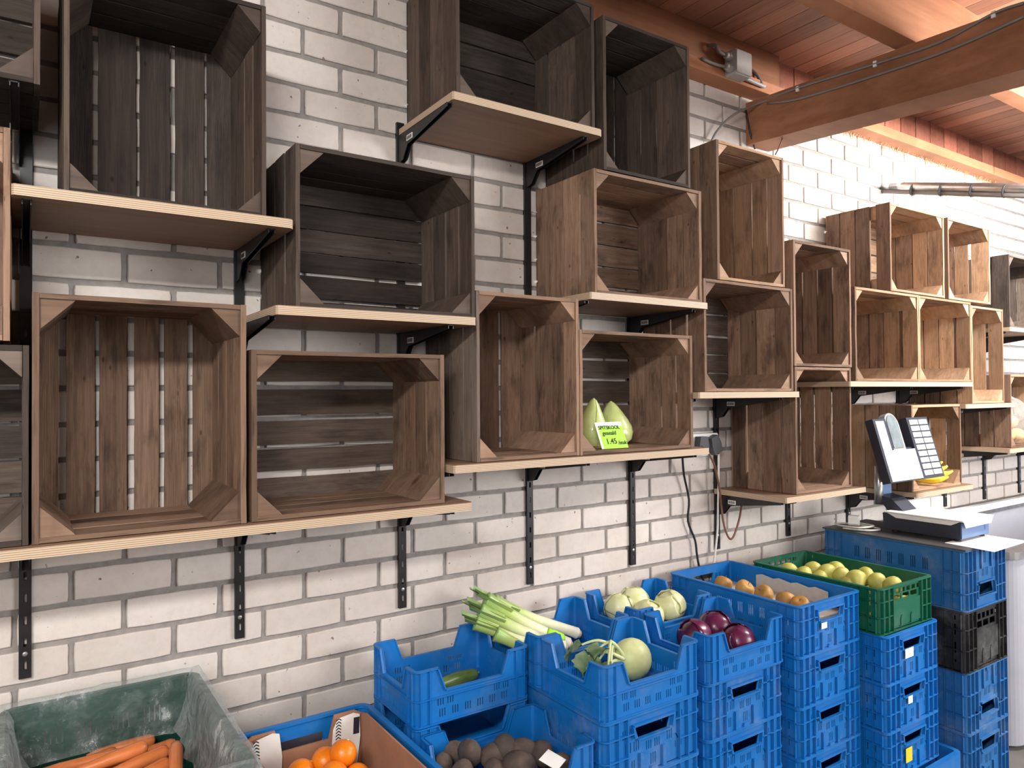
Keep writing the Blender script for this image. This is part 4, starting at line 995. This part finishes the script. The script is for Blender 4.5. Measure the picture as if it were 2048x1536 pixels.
# russet apples on pulp sheets
zP = .874
o = MB().box(-.15, .15, -.245, .245, .002, .008).build('pulp_sheet', m_pulp, None, loc=(XP, YP, .794)); tag(o, 'grey pulp tray under the russet apples', 'tray')
o = MB()
for i in range(12):
    x = -.15+i*.025; o.add([(x, .0, 0), (x+.025, .0, 0), (x+.025, .0, .05+.004*math.sin(i*2.1)), (x, .0, .05+.004*math.sin((i-1)*2.1)), (x, .003, 0), (x+.025, .003, 0), (x+.025, .003, .05+.004*math.sin(i*2.1)), (x, .003, .05+.004*math.sin((i-1)*2.1))], [(0, 1, 2, 3), (7, 6, 5, 4), (3, 2, 6, 7), (0, 4, 5, 1)])
o = o.build('pulp_sheet', m_pulp, None, loc=(XP+.150, YP-.02, .803), rot=(0, 0, math.pi/2)); tag(o, 'torn grey pulp sheet leaning on the right side of the apple crate', 'tray')
applep = [(.003, .84), (.25, .93), (.55, 1.0), (.85, .82), (1, .35), (.98, -.1), (.82, -.55), (.55, -.85), (.25, -.86), (.003, -.78)]
for i, (u, v) in enumerate(((1446, 1170), (1488, 1179), (1529, 1190), (1571, 1203), (1600, 1213))):
    e = empty('apple', on(u, v, 'Z', .835), 'russet apple, %s from the back of the crate' % ('first second third fourth fifth sixth'.split()[i]), 'apple', 'russet apples', rot=(.6*math.sin(i*2.3), .5*math.cos(i*3.1), i))
    s = .033
    MB().lathe([(max(.0006, a*s), b*s*.86) for a, b in reversed(applep)], 18).build('fruit', p_apple, e, True); MB().tube([(0, 0, .026), (.001, 0, .032), (.003, .001, .037)], .0012, 6, 2).build('stalk', p_tip, e, True)
# pears
pearp = [(.003, -.98), (.35, -.98), (.72, -.80), (.96, -.45), (1, -.1), (.88, .3), (.64, .7), (.46, 1.05), (.32, 1.3), (.14, 1.42), (.003, 1.43)]
pl = [(1565, 1146), (1598, 1152), (1626, 1140), (1654, 1147), (1672, 1140), (1684, 1152), (1713, 1160), (1732, 1152), (1755, 1164), (1790, 1172), (1640, 1158), (1700, 1168)]
pn = ['at the far left end of the crate', 'second from the left end', 'tall at the rear left', 'large, fourth from the left', 'half hidden behind the large one', 'in the middle of the pile', 'large, with a curved stalk, in the middle', 'half hidden behind the big middle ones', 'tilted, right of the middle', 'at the right end of the crate', 'low at the left front', 'low in the middle front']
r = random.Random(8)
for i, (u, v) in enumerate(pl):
    s = .033 if i not in (6, 3) else .037
    q = on(u, v, 'Z', .866 if i < 10 else .85); q.x = min(max(q.x, XG-.125), XG+.125); q.y = max(q.y, YG-.21)
    e = empty('pear', q, 'green pear '+pn[i], 'pear', 'pears in the green crate', rot=(r.uniform(2.0, 2.9), r.uniform(-.6, .6), r.uniform(-1.2, 1.2)))
    MB().lathe([(a*s, b*s*.9) for a, b in pearp], 18).build('fruit', p_pear, e, True); MB().tube([(0, 0, s*1.25), (.002, 0, s*1.5), (.006, .002, s*1.75)], .0014, 6, 3).build('stalk', p_tip, e, True)
fm = MB()
for k in range(30):
    fm.lathe([(a*.031, b*.027) for a, b in pearp], 12, Matrix.Translation((-.12+.06*(k % 5), -.205+.078*(k//5), .062+.008*(k % 2))) @ Matrix.Rotation(2.6, 4, 'X'))
o = fm.build('pear_layer', p_pear, None, True, loc=(XG, YG, .722)); tag(o, 'lower layer of pears under the top ones', 'pears', kind='stuff')
# bananas
def banana(parent, a, yaw, pitch, seed):
    m = MB(); pts = []; rad = []; R = .13
    for i in range(9):
        t = -.62+1.24*i/8; pts.append((R*math.sin(t)+.0, 0, R*(1-math.cos(t)))); rad.append([.004, .008, .0145, .0165, .017, .0165, .0145, .009, .0045][i])
    o = m.tube(pts, rad, 7, 3).build('banana', p_ban, parent, False, a, (pitch, 0, yaw)); MB().lathe([(.0045, -.004), (.0048, .004), (.002, .006)], 7, Matrix.Rotation(.62, 4, 'Y') @ Matrix.Rotation(math.pi/2, 4, 'Y')).build('tip', p_tip, o, True, pts[0])
    return o
zb = 1.1045+.012
for j, (p, yaw, lab) in enumerate((((3.475, -.235, zb+.020), -.9, 'bunch of bananas lying in front, tips towards the front'), ((3.60, -.20, zb+.034), -.75, 'bunch of bananas at the right, higher of the two'))):
    e = empty('banana_bunch', p, lab, 'bananas', 'banana bunches')
    for k in range(5): banana(e, (.0+.012*k, .03*(k-2)*.9, .004+.016*(2-abs(k-2))), yaw+.12*(k-2), .35*(k-2)+math.pi*.0, k)
    MB().tube([(.09, .05, .04), (.105, .062, .055)], [.012, .009], 8, 1).build('stalk', p_tip, e, True)
# bag of bread rolls
bb = empty('bread_bag', (4.46, -.19, 1.267), 'clear plastic bag of orange brown bread rolls in the crate', 'bread bag')
for k, (x, y, z) in enumerate(((-.07, -.05, .045), (.03, -.06, .045), (-.02, .03, .045), (-.08, -.03, .11), (.02, -.03, .115), (-.03, -.02, .165))):
    sph(.05, .045, .036, 14, 9, lump(.05), k).build('bread_roll', p_bread, bb, True, (x, y, z))
sph(.15, .115, .135, 26, 16, lambda t, a, p: .06*math.sin(7*a+p[0])*math.sin(3*t+p[1])+.03*math.sin(13*a+p[2]), 5).build('bag', m_film, bb, True, (-.02, -.01, .125))
sph(.05, .03, .05, 14, 8, lambda t, a, p: .25*math.sin(5*a+p[0]), 6).build('tied_neck', m_film, bb, True, (-.02, -.02, .275))
# ------------------------------------------------------------------ scale on the upside down crate
zS = .742+.222+.0005
o = MB().box(-.170, .170, -.285, .285, 0, .006).build('cover_board', m_dgrey, None, loc=(XS, YS, zS)); tag(o, 'dark board lying on the upside down blue crate', 'board')
zB = zS+.0065
o = MB().prism([(-.155, -.16), (.155, -.15), (.16, .02), (-.13, .02)], 0, .0015, lambda u, v, w: (u, v, w)).build('cardboard_sheet', m_paper, None, loc=(XS+.03, YS-.20, zB)); tag(o, 'white cardboard sheet sticking out under the scale', 'cardboard')
o = MB().prism([(-.05, -.05), (.05, -.04), (.04, .06), (-.05, .05)], 0, .001, lambda u, v, w: (u, v, w)).build('plastic_sheet', m_green, None, loc=(XS-.10, YS+.18, zB)); tag(o, 'bright green sheet behind the scale', 'sheet')
sc = empty('scale', (XS+.055, YS-.08, zB+.0015), 'price scale with dark body, white plate and key panel on a post', 'scale')
bx0, bx1, by0, by1 = -.105, .125, -.135, .155
MB().prism([(by0, .010), (by1, .010), (by1+.01, .04), (by1+.012, .075), (by0, .075)], bx0, bx1, lambda u, v, w: (w, u, v)).build('body', m_navy, sc)
MB().box(bx0+.004, bx1-.004, by0-.003, by0, .012, .073).build('lit_front_face', m_lblue, sc)  # light falling on the navy body's front, painted in as lighter blue
MB().box(bx1-.04, bx1-.012, by0-.0045, by0-.003, .03, .073).build('battery_door', m_lblue, sc)
for sx in (bx0+.02, bx1-.02):
    for sy in (by0+.02, by1-.03): MB().lathe([(.012, 0), (.014, .003), (.010, .010)], 10).build('foot', m_ink, sc, True, (sx, sy, 0))
pm = MB(); pm.box(bx0-.012, bx1+.012, by0-.015, by1+.0, .079, .084)
pm.prism([(bx0-.005, .080), (bx1+.005, .080), (bx1-.012, .055), (bx0+.012, .055)], by0-.015, by0-.0125, lambda u, v, w: (u, w, v)); pm.prism([(by0-.005, .080), (by1-.01, .080), (by1-.05, .062), (by0+.03, .062)], bx0-.012, bx0-.0095, lambda u, v, w: (w, u, v))
pm.box(-.03, .03, -.03, .03, .074, .08); pm.build('weighing_plate', m_white, sc)
MB().prism([(by1-.06, .075), (by1+.012, .075), (by1+.05, .12), (by1+.05, .14), (by1+.0, .13)], -.06, .045, lambda u, v, w: (w, u, v)).build('neck', m_navy, sc)
MB().lathe([(.017, .10), (.017, .26)], 16).build('post', m_steel, sc, True, (-.055, by1+.055, 0)); MB().box(-.025, .045, by1+.055, by1+.085, .12, .25).build('post_cover', m_lblue, sc)
hd = MB().box(-.20, .235, 0, .035, 0, .09).box(-.20, -.105, 0, .035, .09, .265).box(.06, .235, 0, .035, .09, .265).box(-.105, .06, .012, .035, .09, .14).build('head', m_navy, sc, loc=(.015, by1-.068, .21), rot=(-.28, 0, 0))
MB().box(-.186, .055, -.002, 0, .004, .13).box(-.186, -.125, -.002, 0, .13, .255).build('white_panel', m_white, hd)
for a in range(2):
    for b in range(9): MB().box(.075+a*.077, .142+a*.077, -.003, 0, .013+b*.0275, .0335+b*.0275).build('key', m_white, hd)
dp = MB(); arcp = [(-.055, .10), (.055, .10), (.055, .235)]+[(.055*math.cos(a), .235+.055*math.sin(a)) for a in [math.pi*k/10 for k in range(1, 10)]]+[(-.055, .235)]
dp.prism(arcp, .002, .030); dpo = dp.build('round_display', plain('pale_grey_plastic', (.30, .295, .28), .5), hd, loc=(-.05, .006, 0)); MB().prism([(u*.72, .14+(v-.10)*.75) for u, v in arcp], -.002, .002).build('display_glass', plain('display_glass', (.16, .19, .2), .15, var=.4, scale=14), dpo)
wire('cable', [(XS-.155, YS+.20, zB+.006), (XS-.12, YS+.11, zB+.006), (XS-.05, YS+.10, zB+.006), (XS-.04, YS+.2, zB+.008), (XS-.1, YS+.26, zB+.014), (XS-.155, YS+.22, zB+.016), (XS-.15, YS+.13, zB+.018), (XS-.06, YS+.12, zB+.017), (XS-.03, YS+.2, zB+.014)], .004, m_cream, 'white cable coiled behind the scale')
o = rbox(.045, .04, .04, .008).build('power_plug', m_white, None, loc=(XS-.135, YS+.185, zB+.041), rot=(0, 0, .4)); tag(o, 'white power plug lying on the coiled cable', 'plug')
# ------------------------------------------------------------------ open chest freezer at the right
fx0, fx1, fy0, fy1, fz1 = 3.36, 5.6, -.67, -.035, .885
m_enamel = plain('grey_white_enamel', (.36, .37, .42), .35, var=.04)
fe = empty('chest_freezer', ((fx0+fx1)/2, (fy0+fy1)/2, FZ), 'white chest freezer with an open top at the right edge', 'freezer')
W_, L_, H_ = fx1-fx0, fy1-fy0, fz1-FZ
MB().ring(W_, L_, .09, .05, .02, H_-.03, 8).build('cabinet', m_enamel, fe); MB().box(-W_/2+.04, W_/2-.04, -L_/2+.04, L_/2-.04, .02, .30).build('inner_floor', m_white, fe)
MB().ring(W_+.02, L_+.02, .10, .06, H_-.03, H_, 8).build('rim', m_steel, fe); MB().box(-W_/2+.05, W_/2-.05, -L_/2+.05, L_/2-.05, 0, .02).build('plinth', m_blk, fe)
MB().box(-W_/2+.06, W_/2-.06, L_/2-.075, L_/2-.045, H_, H_+.035).build('back_ledge', m_white, fe)
m_pink = plain('pink_packaging', (.72, .30, .40), .4, var=.25, scale=25)
r = random.Random(2)
for i in range(10):
    x = fx0+.16+.17*(i % 5); y = -.50+.20*(i//5)
    o = MB().prism([(-.07, 0), (.07, 0), (.075, .03), (.06, .05), (-.06, .05), (-.075, .03)], -.085, .085).build('food_pack', m_pink, None, loc=(x, y, FZ+.301+.0), rot=(0, 0, r.uniform(-.1, .1))); tag(o, 'pink food pack in the %s row of the freezer, %s from the left' % (('front', 'rear')[i//5], 'first second third fourth fifth'.split()[i % 5]), 'package', 'pink packs in the freezer')

# ------------------------------------------------------------------ dusty straw fringe under the wall plate
fr = MB(); r = random.Random(77)
for i in range(420):
    x = 2.76+3.3*r.random(); y = -.006-.012*r.random(); L = r.uniform(.008, .032)*(1.6 if r.random() < .1 else 1)
    fr.tube([(x, y-.02*r.random(), 2.803), (x+r.uniform(-.012, .012), y-.006*r.random(), 2.803-L*.6), (x+r.uniform(-.02, .02), y-.01*r.random(), 2.803-L)], [.0016, .0013, .0006], 4, 1)
tag(fr.build('straw_fringe', plain('dry_straw', (.45, .29, .16), .9), None), 'dusty straw fringe hanging under the wall plate right of the beam', 'straw', kind='stuff')
